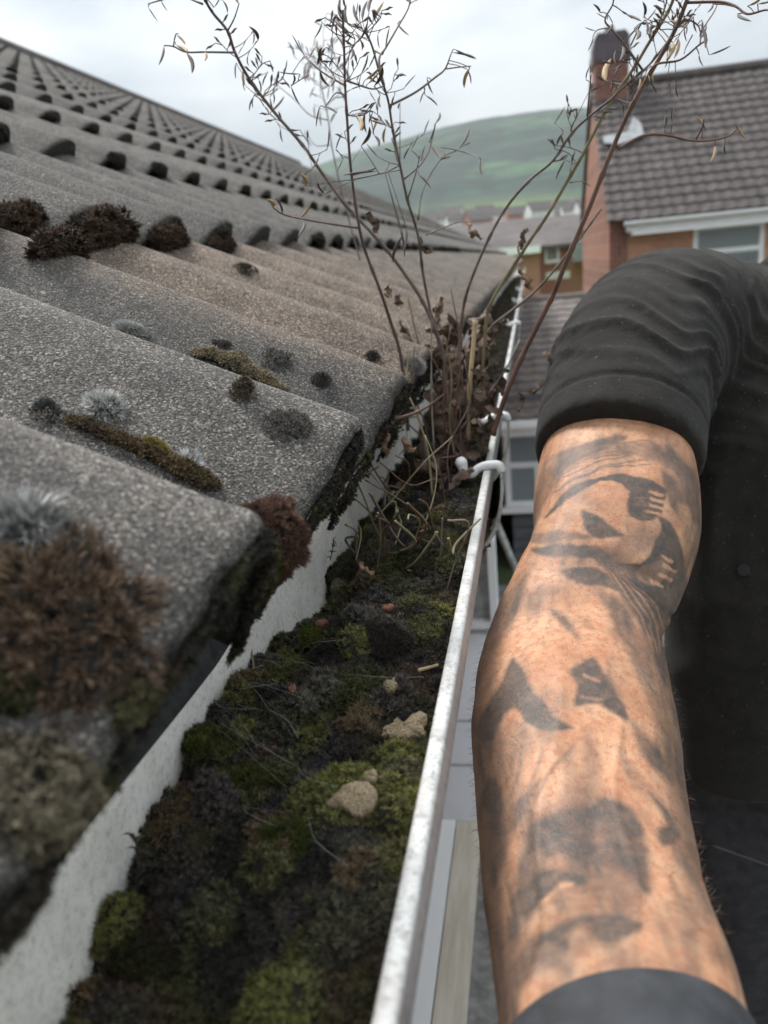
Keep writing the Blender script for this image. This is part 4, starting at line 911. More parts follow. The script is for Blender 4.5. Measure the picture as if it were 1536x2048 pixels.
def chip(px, py, outl, label, mat, seed, thick=0.0035, scale=1.0, up=0.004, name='mortar_chip'):
    P = bed_pt(px, py) + np.array([0, 0, up]); m = px2m(P) * scale; r = np.random.default_rng(seed)
    nz_ = _n(np.array([0.12, -0.55, 1.0])); ux = R @ np.array([1., 0, 0]); ux = _n(ux - nz_ * (ux @ nz_)); uy = np.cross(nz_, ux)
    view = abs(_n(P) @ nz_); o = np.array(outl, float); o[:, 1] *= -1 / max(view, 0.35)
    q = np.vstack([o, o[:1]]); L_ = np.concatenate([[0], np.cumsum(np.linalg.norm(np.diff(q, axis=0), axis=1))]); t = np.linspace(0, L_[-1], 121)[:-1]
    q = np.stack([np.interp(t, L_, q[:, 0]), np.interp(t, L_, q[:, 1])], -1)
    jag = (vnoise(np.stack([q[:, 0], q[:, 1], 0 * t], -1), 0.16, seed) - 0.5) * 7 + (vnoise(np.stack([q[:, 0], q[:, 1], 0 * t], -1), 0.45, seed + 2) - 0.5) * 3.5
    rn = np.linalg.norm(q, axis=1)[:, None] + 1e-6; q = q * (1 + jag[:, None] / rn * 0.8)
    rings = [(0.80, -1.0), (0.97, -0.55), (1.0, -0.1), (0.985, 0.25), (0.93, 0.48), (0.84, 0.60), (0.70, 0.68), (0.55, 0.74), (0.4, 0.78), (0.25, 0.8), (0.1, 0.8), (0.01, 0.8)]
    V = np.array([[P + ux * (x * f * m) + uy * (y * f * m) + nz_ * (h * thick) for x, y in q] for f, h in rings]).reshape(-1, 3)
    V = V + nz_ * ((fbm(V, 260, seed, 3) - 0.5) * thick * 1.0)[:, None] + nz_ * ((vnoise(V, 1900, seed) - 0.5) * 0.00035)[:, None]
    return tag(mesh(name, V, grid_faces(len(rings), 120, True), mat, None, origin=P), label, 'stone')
chip(708, 1616, [(-54, 8), (-40, -2), (-25, -14), (-10, -26), (10, -32), (30, -28), (46, -14), (48, 2), (38, 20), (15, 32), (0, 30), (-20, 16), (-38, 14)], 'flat pale sandy mortar chip pointed at its left end', M['stone'], 3)
chip(808, 1470, [(-42, 20), (-38, 0), (-20, -8), (-12, -16), (0, -6), (15, -12), (22, -24), (38, -28), (46, -18), (40, 0), (42, 18), (20, 22), (5, 28), (-20, 22)], 'jagged sandy mortar chip touching the white rim', M['stone'], 14, 0.004)
chip(783, 1387, [(-14, 0), (-8, -12), (2, -8), (7, -16), (14, 2), (8, 14), (-8, 12)], 'small tan chip above the jagged mortar chip', M['stone'], 5, 0.004)
chip(738, 1562, [(-20, 4), (-6, -10), (10, -14), (20, -4), (12, 10), (-8, 12)], 'half buried tan chip behind the flat mortar chip', M['stone'], 6, 0.003, 1.0, 0.0015)
stone(680, 1178, 42, 30, 'round mossy pebble below the dead stems', M['stone_moss'], 7, 0.5, 0.4, 'pebble')
stone(776, 1224, 24, 13, 'small terracotta chip in the brown moss near the rim', M['stone_red'], 8, 0.7, 0.4, 'terracotta_chip')
stone(644, 1254, 24, 12, 'pinkish terracotta sliver in the green moss', M['stone_red'], 9, 0.5, 0.5, 'terracotta_chip')
stone(586, 1386, 14, 14, 'tiny orange crumb caught in the cobweb moss', M['stone_red'], 10, 0.7, 0.4, 'terracotta_chip')
def twig(pts, rad, lab, mat, dz=0.004, name='twig'):
    P = [bed_pt(*p) + np.array([0, 0, dz]) for p in pts]; q = smooth_path(P, 4)
    b = MB(); b.tube(q, np.linspace(rad, rad * 0.7, len(q)), 7); return tag(b.build(name, mat, None, smooth=True, origin=P[0]), lab, 'twig')
twig([(838, 1358), (858, 1353), (878, 1347)], 0.0011, 'short pale twig lying against the white rim', M['stem_pale'], 0.005)
twig([(505, 1318), (509, 1340), (511, 1358)], 0.0007, 'short olive twig standing in the moss by the white wall', M['stem_olive'], 0.006)
b = MB(); rr = np.random.default_rng(3)
webs = [((440, 1465), (590, 1552)), ((452, 1330), (560, 1345)), ((560, 1345), (640, 1362)), ((440, 1330), (480, 1400)), ((480, 1400), (560, 1390)), ((430, 1420), (520, 1440)), ((520, 1300), (600, 1345)), ((470, 1360), (540, 1440)), ((540, 1440), (600, 1500)), ((600, 1330), (690, 1300)), ((450, 1440), (520, 1520)), ((510, 1385), (610, 1420)), ((500, 1630), (560, 1680)), ((620, 1660), (700, 1760)), ((600, 1560), (680, 1600)), ((455, 1380), (530, 1350)), ((700, 1370), (850, 1375))]
for k, (p, q) in enumerate(webs):
    for j in range(1 + (k < 13) * 2):
        a = bed_pt(p[0] + rr.normal(0, 10 * (j > 0)), p[1] + rr.normal(0, 10 * (j > 0))); c = bed_pt(q[0] + rr.normal(0, 16 * (j > 0)), q[1] + rr.normal(0, 14 * (j > 0)))
        a = a + [0, 0, 0.006]; c = c + [0, 0, 0.006]; mid = (a + c) / 2 + [rr.normal(0, 0.003), rr.normal(0, 0.003), 0.001]
        b.tube(smooth_path([a, mid, c], 3), 0.00003 if j else 0.00006, 3, False)
tag(b.build('cobweb', M['web'], None, origin=bed_pt(520, 1400)), 'fine grey cobweb threads stretched over the gutter moss', 'cobweb')

# ------------------------------------------------------------------ dead plant growing in the gutter
base = bed_pt(900, 985)
pl = thing('dead_weed', base, 'tall dead weed with dry seed pods rooted in the gutter', 'plant')
PODS = []                                             # (stem object, position, direction, length, pale)
def small_pods(b, autos, Y0, Y1, q):
    """fine side sprays with tiny pods, too small to tell apart"""
    rt_ = random.Random(len(b.f))
    for (ax_, ay_) in autos:
        Yb = min(np.array([at(ax_, ay_, Y) for Y in np.linspace(min(Y0, Y1) - .03, max(Y0, Y1) + .03, 20)]), key=lambda p_: np.min(np.linalg.norm(q - p_, axis=1)))[1]
        x_, y_ = ax_, ay_; a_ = math.radians(rt_.choice([40, 70, 120, 150, 100])); pp = [at(x_, y_, Yb)]
        for k in range(4):
            x_ += math.cos(a_) * 14; y_ -= math.sin(a_) * 14; a_ += rt_.uniform(-0.6, 0.6); Yb += rt_.uniform(-.004, .004); pp.append(at(x_, y_, Yb))
            if k:
                e_ = a_ + rt_.choice([-1, 1]) * rt_.uniform(0.5, 1.3); c_ = at(x_ + math.cos(e_) * 7, y_ - math.sin(e_) * 7, Yb); d_ = at(x_ + math.cos(e_) * 24, y_ - math.sin(e_) * 24, Yb + rt_.uniform(-.003, .003))
                b.tube([pp[-1], c_, c_ * .7 + d_ * .3, c_ * .4 + d_ * .6 + [0, 0, .0006], d_], [0.0003, 0.0004, 0.0009, 0.0008, 0.0001], 5)
        b.tube(pp, 0.00035, 4)
def stem(pts, Y0, Y1, r0, r1, mat, branches=(), name='stem'):
    """pts in photo pixels from the foot up; each branch: (list of pixels, radius, pods)"""
    branches = list(branches); autos = []
    if len(branches) > 2:
        rt_ = random.Random(len(pts) * 7 + int(pts[0][0]))
        for k in range(9 if pts[0][0] < 900 else 6):
            i_ = rt_.randrange(len(pts) // 2, len(pts) - 1); f_ = rt_.random(); bx_, by_ = pts[i_][0] * (1 - f_) + pts[i_ + 1][0] * f_, pts[i_][1] * (1 - f_) + pts[i_ + 1][1] * f_
            if by_ > 340: continue
            dx_ = rt_.choice([-1, 1]) * rt_.uniform(22, 55); dy_ = -rt_.uniform(5, 40)
            bp_ = [(bx_, by_), (bx_ + dx_ * 0.5, by_ + dy_ * 0.35), (bx_ + dx_, by_ + dy_)]
            autos.append((bx_, by_)); branches.append((bp_, 0.0004, [(bp_[2][0], bp_[2][1], rt_.choice([80, -80, -100, 60, 120]) + rt_.uniform(-15, 15), rt_.uniform(22, 40)), (bp_[1][0], bp_[1][1] + 6, -90 + rt_.uniform(-30, 30), rt_.uniform(16, 28))]))
    r0, r1 = r0 * 0.78, r1 * 0.72
    n = len(pts); P = [at(p[0], p[1], Y0 + (Y1 - Y0) * i / (n - 1)) for i, p in enumerate(pts)]
    q = smooth_path(P, 6); b = MB(); rr = np.interp(np.linspace(0, 1, len(q)), [0, 1], [r0, r1])
    rr = rr * (1 + 0.35 * (np.sin(np.arange(len(q)) * 0.55 + n) > 0.96))
    b.tube(q, rr, 8)
    loc = []
    for br in branches:
        bp, br_r = br[0], br[1]; podn = br[2] if len(br) > 2 else ()
        p0 = np.array([at(*bp[0], Y) for Y in np.linspace(min(Y0, Y1) - 0.05, max(Y0, Y1) + 0.05, 30)])
        dd = np.min(np.linalg.norm(p0[:, None] - q[None], axis=2), axis=1); Yb = np.linspace(min(Y0, Y1) - 0.05, max(Y0, Y1) + 0.05, 30)[int(np.argmin(dd))]
        dirY = random.uniform(-0.05, 0.05)
        B = [at(p[0], p[1], Yb + dirY * i / max(1, len(bp) - 1)) for i, p in enumerate(bp)]
        qq = smooth_path(B, 5); b.tube(qq, np.linspace(br_r, br_r * 0.55, len(qq)), 6)
        for (px, py, ang, ln) in podn:
            P0 = at(px, py, Yb + dirY * 0.8); j = int(np.argmin(np.linalg.norm(qq - P0, axis=1)))
            a = math.radians(ang); P1 = at(px + math.cos(a) * ln, py - math.sin(a) * ln, Yb + dirY + random.uniform(-0.01, 0.01))
            st = qq[j]
            if np.linalg.norm(st - P0) > 0.0006: b.tube([st, (st + P0) / 2 + [0, 0, 0.0006], P0], 0.00035, 4)
            loc.append((P0, P1, random.random() < 0.13))
    nf0 = len(b.f); small_pods(b, autos, Y0, Y1, q)
    o = mesh(name, b.v, b.f, [mat, M['pod']], pl, smooth=True, mi=[0] * nf0 + [1] * (len(b.f) - nf0))
    for l in loc: PODS.append((o,) + l)
    return o
g_, r__, ol = M['stem_grey'], M['stem_red'], M['stem_olive']
stem([(893, 860), (892, 740), (880, 685), (850, 612), (818, 560), (780, 508), (740, 462), (690, 408), (640, 340), (605, 290), (550, 226), (500, 160), (470, 105), (455, 62), (425, 25), (405, -10)], .74, .60, .0022, .0013, g_, [
    ([(470, 105), (410, 104), (372, 104), (347, 93), (328, 91)], .0008, [(328, 92, -105, 34), (372, 104, -75, 38), (410, 104, -92, 16), (352, 68, -50, 24)]),
    ([(347, 93), (349, 78), (352, 68), (357, 67)], .0005, [(352, 90, -35, 22)]),
    ([(455, 62), (468, 38), (478, 8)], .0007, [(478, 8, 100, 20)]),
    ([(425, 22), (415, 8), (410, -12)], .0007, [(428, 15, 60, 22), (445, 0, -70, 24)]),
    ([(405, 8), (360, -8), (315, 2), (296, 8)], .0008, [(296, 14, -55, 30), (322, 0, -60, 22)]),
    ([(605, 290), (620, 318), (628, 350)], .0005, [(607, 352, -80, 26)]),
    ([(550, 226), (530, 205), (508, 190)], .0005, [(508, 190, -95, 22), (528, 212, -60, 16)]),
])
stem([(816, 860), (812, 800), (800, 705), (780, 640), (760, 580), (730, 500), (716, 440), (702, 340), (695, 250), (690, 165), (688, 90), (685, 20)], .70, .58, .0021, .0010, M['stem_purple'], [
    ([(716, 456), (650, 446), (600, 437), (565, 428), (545, 414)], .0009, [(565, 428, 115, 30), (545, 414, 128, 16), (600, 437, 55, 32), (608, 440, -110, 30)]),
    ([(692, 172), (650, 148), (618, 122), (607, 108), (596, 80)], .0008, [(604, 105, 118, 36), (618, 118, 60, 24), (640, 140, -60, 34), (584, 148, 170, 24)]),
    ([(618, 150), (600, 160), (582, 172)], .0005, [(582, 172, -65, 36), (585, 168, 85, 16), (600, 148, 175, 26)]),
    ([(690, 190), (672, 186), (660, 200), (650, 215)], .0005, [(640, 212, -100, 36), (652, 213, -35, 22), (700, 180, 20, 26)]),
    ([(690, 130), (705, 95), (722, 75), (735, 60)], .0007, [(683, 40, 92, 40), (697, 50, 95, 34), (712, 45, 85, 36), (725, 40, 75, 34), (738, 25, 70, 36), (745, 45, 60, 40)]),
    ([(690, 160), (712, 168), (745, 178), (768, 172)], .0008, [(730, 160, 40, 30), (722, 148, 70, 36), (735, 168, 45, 28), (700, 90, -70, 22)]),
    ([(693, 230), (715, 232), (735, 225), (750, 205)], .0006, [(715, 232, -80, 26), (752, 205, 120, 24), (740, 240, -20, 26), (748, 270, -70, 22)]),
    ([(705, 350), (735, 342), (742, 340)], .0006, [(688, 350, 8, 55), (735, 342, 20, 16)]),
    ([(702, 360), (740, 352), (770, 345), (800, 340)], .0006, [(722, 292, 65, 34), (650, 388, 120, 24), (610, 372, 110, 20)]),
    ([(700, 330), (712, 310), (722, 296)], .0005, []),
])
stem([(888, 800), (886, 722), (870, 660), (856, 600), (845, 540), (836, 470), (815, 400), (800, 330), (786, 262), (776, 200), (760, 150), (745, 95), (730, 60)], .76, .60, .0020, .0009, g_, [
    ([(778, 212), (830, 185), (870, 155), (890, 138), (902, 108)], .0010, [(905, 105, -12, 40), (908, 98, -25, 42), (940, 135, -105, 36), (934, 138, -75, 26), (854, 155, -70, 30), (850, 180, -110, 24), (850, 190, -40, 28)]),
    ([(890, 138), (922, 134), (942, 132)], .0006, []),
    ([(768, 172), (758, 120), (772, 95), (795, 55), (815, 20), (822, -5)], .0010, [(795, 48, -45, 28), (822, 5, 100, 18), (765, 110, 150, 20), (835, 0, 110, 26)]),
    ([(806, 360), (840, 330), (858, 300), (868, 262)], .0009, [(858, 285, 70, 36), (870, 248, 70, 22), (842, 322, 75, 28), (862, 290, -60, 26)]),
    ([(836, 440), (846, 380), (880, 320), (915, 300)], .0008, [(918, 298, 65, 40), (930, 290, 20, 10), (880, 318, 10, 20)]),
    ([(915, 300), (945, 310), (960, 318)], .0005, [(962, 318, -85, 26), (880, 295, -70, 20)]),
    ([(815, 400), (832, 345), (840, 310)], .0006, [(838, 350, -50, 30), (822, 300, 65, 30)]),
    ([(852, 470), (880, 458), (915, 445), (935, 445)], .0006, []),
    ([(800, 330), (770, 345), (745, 350)], .0006, [(800, 205, -100, 12), (806, 470, -110, 50), (800, 460, -80, 46), (812, 455, -95, 40)]),
])
stem([(915, 800), (922, 660), (930, 600), (950, 540), (985, 462), (1020, 405), (1062, 358), (1105, 322), (1140, 270), (1175, 236), (1222, 198), (1262, 160), (1300, 128), (1345, 70)], .76, .66, .0020, .0011, g_, [
    ([(1108, 322), (1126, 318), (1136, 312)], .0008, []),
    ([(1174, 236), (1178, 190), (1182, 150)], .0007, [(1172, 160, 75, 24), (1180, 148, 92, 18), (1150, 242, 85, 22)]),
    ([(1285, 140), (1250, 90), (1225, 60), (1210, 40), (1225, 10), (1228, -10)], .0009, [(1215, 38, 150, 22), (1200, 25, 130, 18), (1225, 45, -120, 26), (1240, 20, -35, 26), (1250, 28, -25, 30)]),
    ([(1225, 55), (1195, 60), (1185, 75)], .0005, [(1186, 74, -110, 26), (1192, 62, 160, 20)]),
    ([(1262, 90), (1280, 52), (1290, 40)], .0006, [(1292, 40, -88, 26), (1268, 58, -80, 20), (1232, 100, -90, 24), (1245, 92, -100, 26)]),
])
stem([(962, 820), (972, 650), (985, 600), (1020, 542), (1040, 512), (1062, 478), (1095, 430), (1130, 370), (1165, 310), (1195, 252), (1230, 190), (1265, 140), (1300, 82), (1335, 25), (1350, -10)], .74, .66, .0022, .0016, ol, [
    ([(1040, 512), (1036, 495), (1042, 482)], .0012, []),
    ([(1140, 365), (1165, 362), (1180, 372)], .0006, []),
    ([(1300, 82), (1318, 45), (1330, 15), (1335, -8)], .0008, [(1322, 30, 130, 20), (1340, 40, -30, 30), (1345, 85, -110, 32), (1336, 90, -90, 26)]),
])
stem([(986, 870), (1008, 800), (1040, 722), (1075, 652), (1105, 592), (1118, 560), (1150, 482), (1180, 412), (1215, 322), (1250, 240), (1280, 182), (1312, 128), (1350, 60), (1376, -5)], .70, .64, .0030, .0020, r__, [
    ([(1236, 298), (1285, 272), (1330, 270), (1392, 282), (1450, 275), (1474, 258)], .0012, [(1405, 235, -75, 22), (1475, 250, -60, 28), (1430, 292, -105, 30), (1450, 290, -85, 16), (1405, 250, 130, 20), (1330, 232, -95, 20), (1348, 210, -95, 30)]),
    ([(1392, 278), (1405, 255), (1408, 238)], .0006, []),
    ([(1290, 165), (1310, 130), (1360, 120), (1398, 90), (1415, 80)], .0010, [(1418, 110, 22, 40), (1398, 108, -70, 22), (1352, 170, -80, 22), (1335, 160, -85, 30), (1300, 165, -60, 22)]),
    ([(1350, 60), (1372, 40), (1395, 50), (1402, 70)], .0008, [(1402, 50, -80, 40), (1404, 40, -100, 30), (1345, 78, 70, 26), (1320, 60, 120, 24)]),
    ([(1376, 5), (1440, 4), (1470, 12), (1495, 28), (1530, 20), (1550, 22)], .0010, [(1495, 12, 30, 26), (1475, 28, -25, 26), (1515, 8, 10, 22), (1425, 8, -120, 18)]),
    ([(1400, 90), (1405, 60), (1430, 20), (1438, -8)], .0006, [(1400, 80, 70, 30)]),
    ([(1385, 70), (1372, 95), (1368, 108)], .0005, []),
])
stem([(955, 760), (962, 690), (985, 652), (1012, 630), (1062, 590), (1102, 548), (1142, 498), (1172, 460), (1202, 418)], .78, .74, .0018, .0012, g_, [])
stem([(936, 880), (938, 790), (946, 700), (951, 640)], .735, .735, .0030, .0028, M['stem_pale'], [], 'broken_stem')
stem([(788, 838), (830, 826), (862, 808), (892, 785)], .56, .72, .0018, .0014, M['stem_red'], [])
stem([(920, 860), (975, 790), (1010, 740), (1040, 680)], .72, .80, .0011, .0009, g_, [])
stem([(900, 880), (862, 760), (838, 690), (815, 592)], .78, .80, .0016, .0013, ol, [])
stem([(865, 1000), (855, 900), (830, 820), (812, 770), (820, 700)], .62, .66, .0014, .0009, ol, [])
stem([(690, 165), (640, 130)], 1.15, 1.15, .0008, .0006, M['stem_grey'], [
    ])
stem([(720, 520), (690, 410), (665, 300), (655, 230), (640, 150), (648, 80)], 1.1, 1.15, .0014, .0009, M['stem_grey'], [
    ([(655, 240), (620, 230), (590, 200), (560, 175)], .0008, [(545, 190, 80, 30), (560, 175, 120, 20)]), ([(652, 210), (680, 180), (668, 100)], .0008, [(640, 110, 100, 26), (655, 105, 60, 30), (625, 100, 80, 26)]), ([(660, 290), (630, 290), (610, 260)], .0007, [(608, 270, -60, 24)])])
_rs = np.random.default_rng(21)
for k in range(22):
    fx_, fy2 = 905 + _rs.normal(0, 26), 960 + _rs.uniform(-60, 60); tx_, ty_ = fx_ + _rs.normal(6, 42), fy2 - _rs.uniform(120, 330)
    Yk = 0.72 + _rs.normal(0, 0.03)
    stem([(fx_, fy2), ((fx_ * 2 + tx_) / 3 + _rs.normal(0, 8), (fy2 * 2 + ty_) / 3), ((fx_ + 2 * tx_) / 3 + _rs.normal(0, 12), (fy2 + 2 * ty_) / 3), (tx_, ty_)], Yk, Yk + _rs.normal(0, .03), .0013, .0007, [M['stem_grey'], M['stem_purple'], M['stem_olive'], M['stem_red']][k % 4], [], 'dry_stalk')
# tangled runners at the foot
rr = np.random.default_rng(9)
_rnd = [[(int(rr.uniform(690, 900)), int(rr.uniform(900, 1080)))] for k in range(26)]
for p_ in _rnd:
    for k in range(3): p_.append((p_[-1][0] + int(rr.normal(8, 34)), p_[-1][1] + int(rr.normal(10, 34))))
for pts in _rnd + [[(700, 1010), (712, 1000), (760, 1045), (772, 1060)], [(712, 960), (730, 1000), (752, 1060), (770, 1085)], [(740, 985), (770, 1040), (800, 1085), (835, 1112)], [(720, 915), (770, 925), (810, 895), (812, 845)], [(730, 960), (800, 1000), (850, 1040), (862, 1075)], [(760, 925), (820, 970), (880, 960), (890, 1030)], [(700, 930), (740, 945), (790, 1010), (830, 1030)], [(845, 1060), (868, 990), (872, 930), (850, 870)], [(790, 1090), (802, 1050), (798, 1030)], [(712, 1120), (722, 1070), (715, 1040)]]:
    Yb = bed_pt(pts[0][0] if pts[0][1] > 1000 else pts[-1][0], max(p[1] for p in pts))[1]
    P = [at(p[0], p[1], Yb * (1 + 0.03 * i) * 0.95) for i, p in enumerate(pts)]
    b = MB(); q = smooth_path(P, 6); b.tube(q, np.linspace(0.0008, 0.0005, len(q)) * rr.uniform(0.7, 1.4), 6); b.build('runner', [M['stem_grey'], M['stem_olive'], M['stem_red']][int(rr.integers(0, 3))], pl, smooth=True)
def pod_mesh(name, mat, bend, fat):
    pts = np.array([[0, 0, t] for t in np.linspace(0, 1, 11)]); pts[:, 0] = bend * np.sin(np.linspace(0, math.pi, 11)); pts[:, 1] = bend * 0.3 * np.linspace(0, 1, 11) ** 2
    rad = fat * np.array([0.15, 0.45, 0.8, 1, 1.05, 1, 1, 0.9, 0.75, 0.45, 0.06]); V, F = tube(pts, rad, 7)
    V[:, 1] *= 0.7
    me = bpy.data.meshes.new(name); me.from_pydata(V.tolist(), [], F); me.polygons.foreach_set('use_smooth', [True] * len(me.polygons)); me.materials.append(mat); return me
pods_m = [pod_mesh('seed_pod', M['pod'], 0.06, 0.050), pod_mesh('seed_pod', M['pod'], 0.10, 0.058), pod_mesh('seed_pod', M['pod'], -0.08, 0.048), pod_mesh('seed_pod', M['pod_pale'], 0.11, 0.085)]
for i, (o, P0, P1, pale) in enumerate(PODS):
    me = pods_m[3] if pale else pods_m[i % 3]
    q = bpy.data.objects.new('seed_pod', me); COL.objects.link(q); q.parent = o
    d = Vector((P1 - P0).tolist()); q.location = (P0 - wloc(o)).tolist(); q.rotation_mode = 'QUATERNION'; q.rotation_quaternion = d.to_track_quat('Z', 'Y'); l = d.length * 1.2; q.scale = (l, l, l)
# withered leaves
def leaf_mesh(name, mat, seed):
    r = np.random.default_rng(seed); nu, nv = 15, 7; V = np.zeros((nu, nv, 3))
    cl = r.uniform(0.8, 2.2); tw = r.uniform(-1.5, 1.5)
    for i in range(nu):
        t = i / (nu - 1); wd = 0.24 * math.sin(math.pi * min(1, t * 0.92 + 0.06)) ** 0.8
        a = cl * t * t; cx_, cz_ = 0.5 * math.sin(a) * t, t * (1 - 0.3 * t * cl / 2)
        for j in range(nv):
            s = (j / (nv - 1) - 0.5) * 2; k = tw * t
            fold = abs(s) ** 1.3 * 0.16
            x, y = s * wd * math.cos(s * 0.9), fold + 0.04 * math.sin(9 * t + s * 3 + seed)
            V[i, j] = (cx_ + y * math.cos(k) - x * math.sin(k), x * math.cos(k) + y * math.sin(k), cz_ + 0.03 * math.sin(13 * t + s * 2))
    V += (r.random(V.shape) - 0.5) * 0.075 + 0.06 * np.sin(V[..., [1, 2, 0]] * 17 + seed)
    me = bpy.data.meshes.new(name); me.from_pydata(V.reshape(-1, 3).tolist(), [], grid_faces(nu, nv).tolist()); me.polygons.foreach_set('use_smooth', [True] * len(me.polygons)); me.materials.append(mat); return me
LM = [leaf_mesh('dried_leaf', M['leaf'], s) for s in range(6)] + [leaf_mesh('dried_leaf', M['leaf_tan'], s) for s in (11, 12)]
LG = leaf_mesh('wilted_leaf', M['leaf_green'], 20)
def leaf(px, py, Y, size_px, ang, me, name='dried_leaf'):
    P = at(px, py, Y); a = math.radians(ang)
    d = at(px + math.cos(a) * 10, py - math.sin(a) * 10, Y + rr.uniform(-0.004, 0.004)) - P
    o = bpy.data.objects.new(name, me); COL.objects.link(o); o.parent = pl; o.location = (P - wloc(pl)).tolist(); o.rotation_mode = 'QUATERNION'
    o.rotation_quaternion = Vector(d.tolist()).to_track_quat('Z', 'Y') @ Matrix.Rotation(rr.uniform(0, 6.28), 3, 'Z').to_quaternion(); s = size_px * px2m(P); o.scale = (s, s, s)
for k in range(78):
    t = rr.random(); py = 640 + 400 * t ** 0.9; cx_ = 905 + 20 * math.sin(t * 5) - (12 if t > 0.6 else 0); px = cx_ + rr.normal(0, 26 + 10 * t)
    leaf(px, py, 0.80 - 0.14 * t + rr.normal(0, 0.02), rr.uniform(45, 95), rr.choice([-90, -80, -110, 90, 60, -60, -130]) + rr.normal(0, 20), LM[int(rr.integers(0, 6 if rr.random() < 0.85 else 8))])
for (px, py, Y, s, a, i) in ((935, 445, .72, 46, -85, 7), (775, 570, .66, 40, -80, 6), (1040, 540, .72, 44, -60, 7), (1090, 700, .70, 40, -50, 2), (1045, 780, .70, 46, -70, 1), (1062, 790, .70, 40, 20, 3), (808, 880, .60, 60, -85, 6), (775, 870, .58, 46, -120, 6), (795, 590, .78, 46, -95, 1), (745, 1150, .44, 56, 150, 7), (800, 640, .80, 50, -90, 0), (850, 690, .82, 50, 0, 4), (835, 480, .70, 40, -80, 2), (760, 470, .70, 50, 95, 1), (1040, 500, .72, 40, 85, 3), (980, 760, .72, 60, -75, 2), (985, 830, .72, 60, -100, 4), (900, 700, .8, 70, 80, 5), (930, 660, .8, 60, 30, 1)):
    leaf(px, py, Y, s, a, LM[i])
for (px, py, Y, s, a) in ((905, 1060, .60, 44, 20), (790, 1040, .58, 40, 60), (780, 1010, .6, 36, 120)): leaf(px, py, Y, s, a, LG, 'wilted_leaf')

# ------------------------------------------------------------------ things below the gutter
def zplane(pts, z): return [atz(px, py, z) for px, py in pts]
pz = -1.05
pc = zplane([(868, 1655), (968, 1628), (962, 1245), (905, 1255)], pz)
x0 = min(p[0] for p in pc) - 0.25; x1 = pc[1][0] + 0.25; y0 = (pc[0][1] + pc[1][1]) / 2; y1 = pc[2][1]
po = thing('flat_roof', (x0, y0, pz - 0.3), 'pale grey flat roof panel with fine joints below the gutter', 'roof')
MB().box((x0, y0, pz - 0.05), (x1, y1, pz)).build('panel', M['panel'], po)
b = MB()
for py in (1442, 1530): yj = atz(915, py, pz)[1]; b.box((x0, yj - 0.003, pz + 0.0005), (x1, yj + 0.003, pz + 0.003))
b.build('joint', M['panel_joint'], po)
MB().box((x0, y0 + 0.03, GZ), (x1 - 0.03, y1 - 0.03, pz - 0.052)).build('wall', M['render_grey'], po)
bz = -0.95
q0 = atz(876, 1650, bz); q1 = atz(912, 1642, bz); q2 = atz(968, 1630, bz); q3 = atz(935, 1990, bz); 
bw = thing('timber_board', (q1[0], q1[1] - 0.4, bz - 0.03), 'cream wooden board with a white edge strip below the gutter', 'board')
xe = atz(940, 1900, bz)[0]
b = MB().box((q1[0] + 0.002, q1[1] - 1.6, bz - 0.03), (xe, q1[1], bz)); b.build('board', M['board'], bw)
b = MB().box((q0[0] - 0.06, q1[1] - 1.6, bz - 0.04), (q1[0], q1[1], bz + 0.002)); b.build('edge_strip', M['white'], bw)
# weathered white window frame leaning under the brackets
fy = 2.1
f0 = at(940, 1075, fy); f1 = at(990, 1090, fy); f2 = at(975, 1250, fy)
wf = thing('window_frame', (f0[0], fy, f2[2]), 'weathered white framed panel standing below the gutter brackets', 'frame')
b = MB(); t_ = 0.022
xA, xB, zA, zB = f0[0] - 0.05, f1[0], f2[2], f0[2]
b.box((xA, fy - 0.03, zA), (xA + t_, fy + 0.03, zB)); b.box((xB - t_, fy - 0.03, zA), (xB, fy + 0.03, zB)); b.box((xA + t_, fy - 0.03, zB - t_), (xB - t_, fy + 0.03, zB)); b.box((xA + t_, fy - 0.03, zA), (xB - t_, fy + 0.03, zA + t_)); b.build('frame', M['white'], wf)
MB().box((xA + 0.01, fy, zA + 0.01), (xB - 0.01, fy + 0.01, zB - 0.01)).build('panel', M['render_grey'], wf)
MB().box((xA, fy - 0.04, GZ), (xB + 0.06, fy + 0.1, zA - 0.003)).build('post', M['render_grey'], wf)
b = MB(); b.tube([at(990, 1040, 2.6), at(1032, 1140, 2.6), at(1075, 1240, 2.6)], 0.012, 10); tag(b.build('pole', M['render_grey'], None, smooth=True, origin=at(1032, 1140, 2.6)), 'thin grey pole slanting down beside the gutter bracket', 'pole')

# ------------------------------------------------------------------ person
person = thing('person', pix(1620, 2300, 0.95) * [1, 1, 0] + [0, 0, -1.35], 'person in a black shirt reaching a tattooed forearm along the gutter', 'person')
arm = [(860, 1098, 1362, .645), (905, 1085, 1380, .632), (950, 1076, 1395, .615), (1000, 1066, 1402, .598), (1050, 1058, 1405, .580), (1100, 1046, 1398, .562), (1150, 1024, 1380, .545), (1200, 1000, 1355, .526), (1250, 980, 1337, .507), (1300, 965, 1332, .488), (1350, 955, 1336, .468), (1400, 948, 1346, .448), (1450, 944, 1358, .428), (1500, 943, 1366, .408), (1550, 946, 1372, .390), (1600, 950, 1378, .372), (1650, 954, 1386, .355), (1700, 958, 1396, .338), (1750, 963, 1408, .322), (1800, 968, 1422, .306), (1850, 975, 1440, .291), (1900, 981, 1458, .277), (1950, 987, 1475, .264), (2000, 992, 1490, .252), (2060, 998, 1506, .239), (2140, 1010, 1520, .224), (2240, 1030, 1526, .208), (2360, 1060, 1530, .190)]
A = np.array(arm, float)
ctr = rad = None
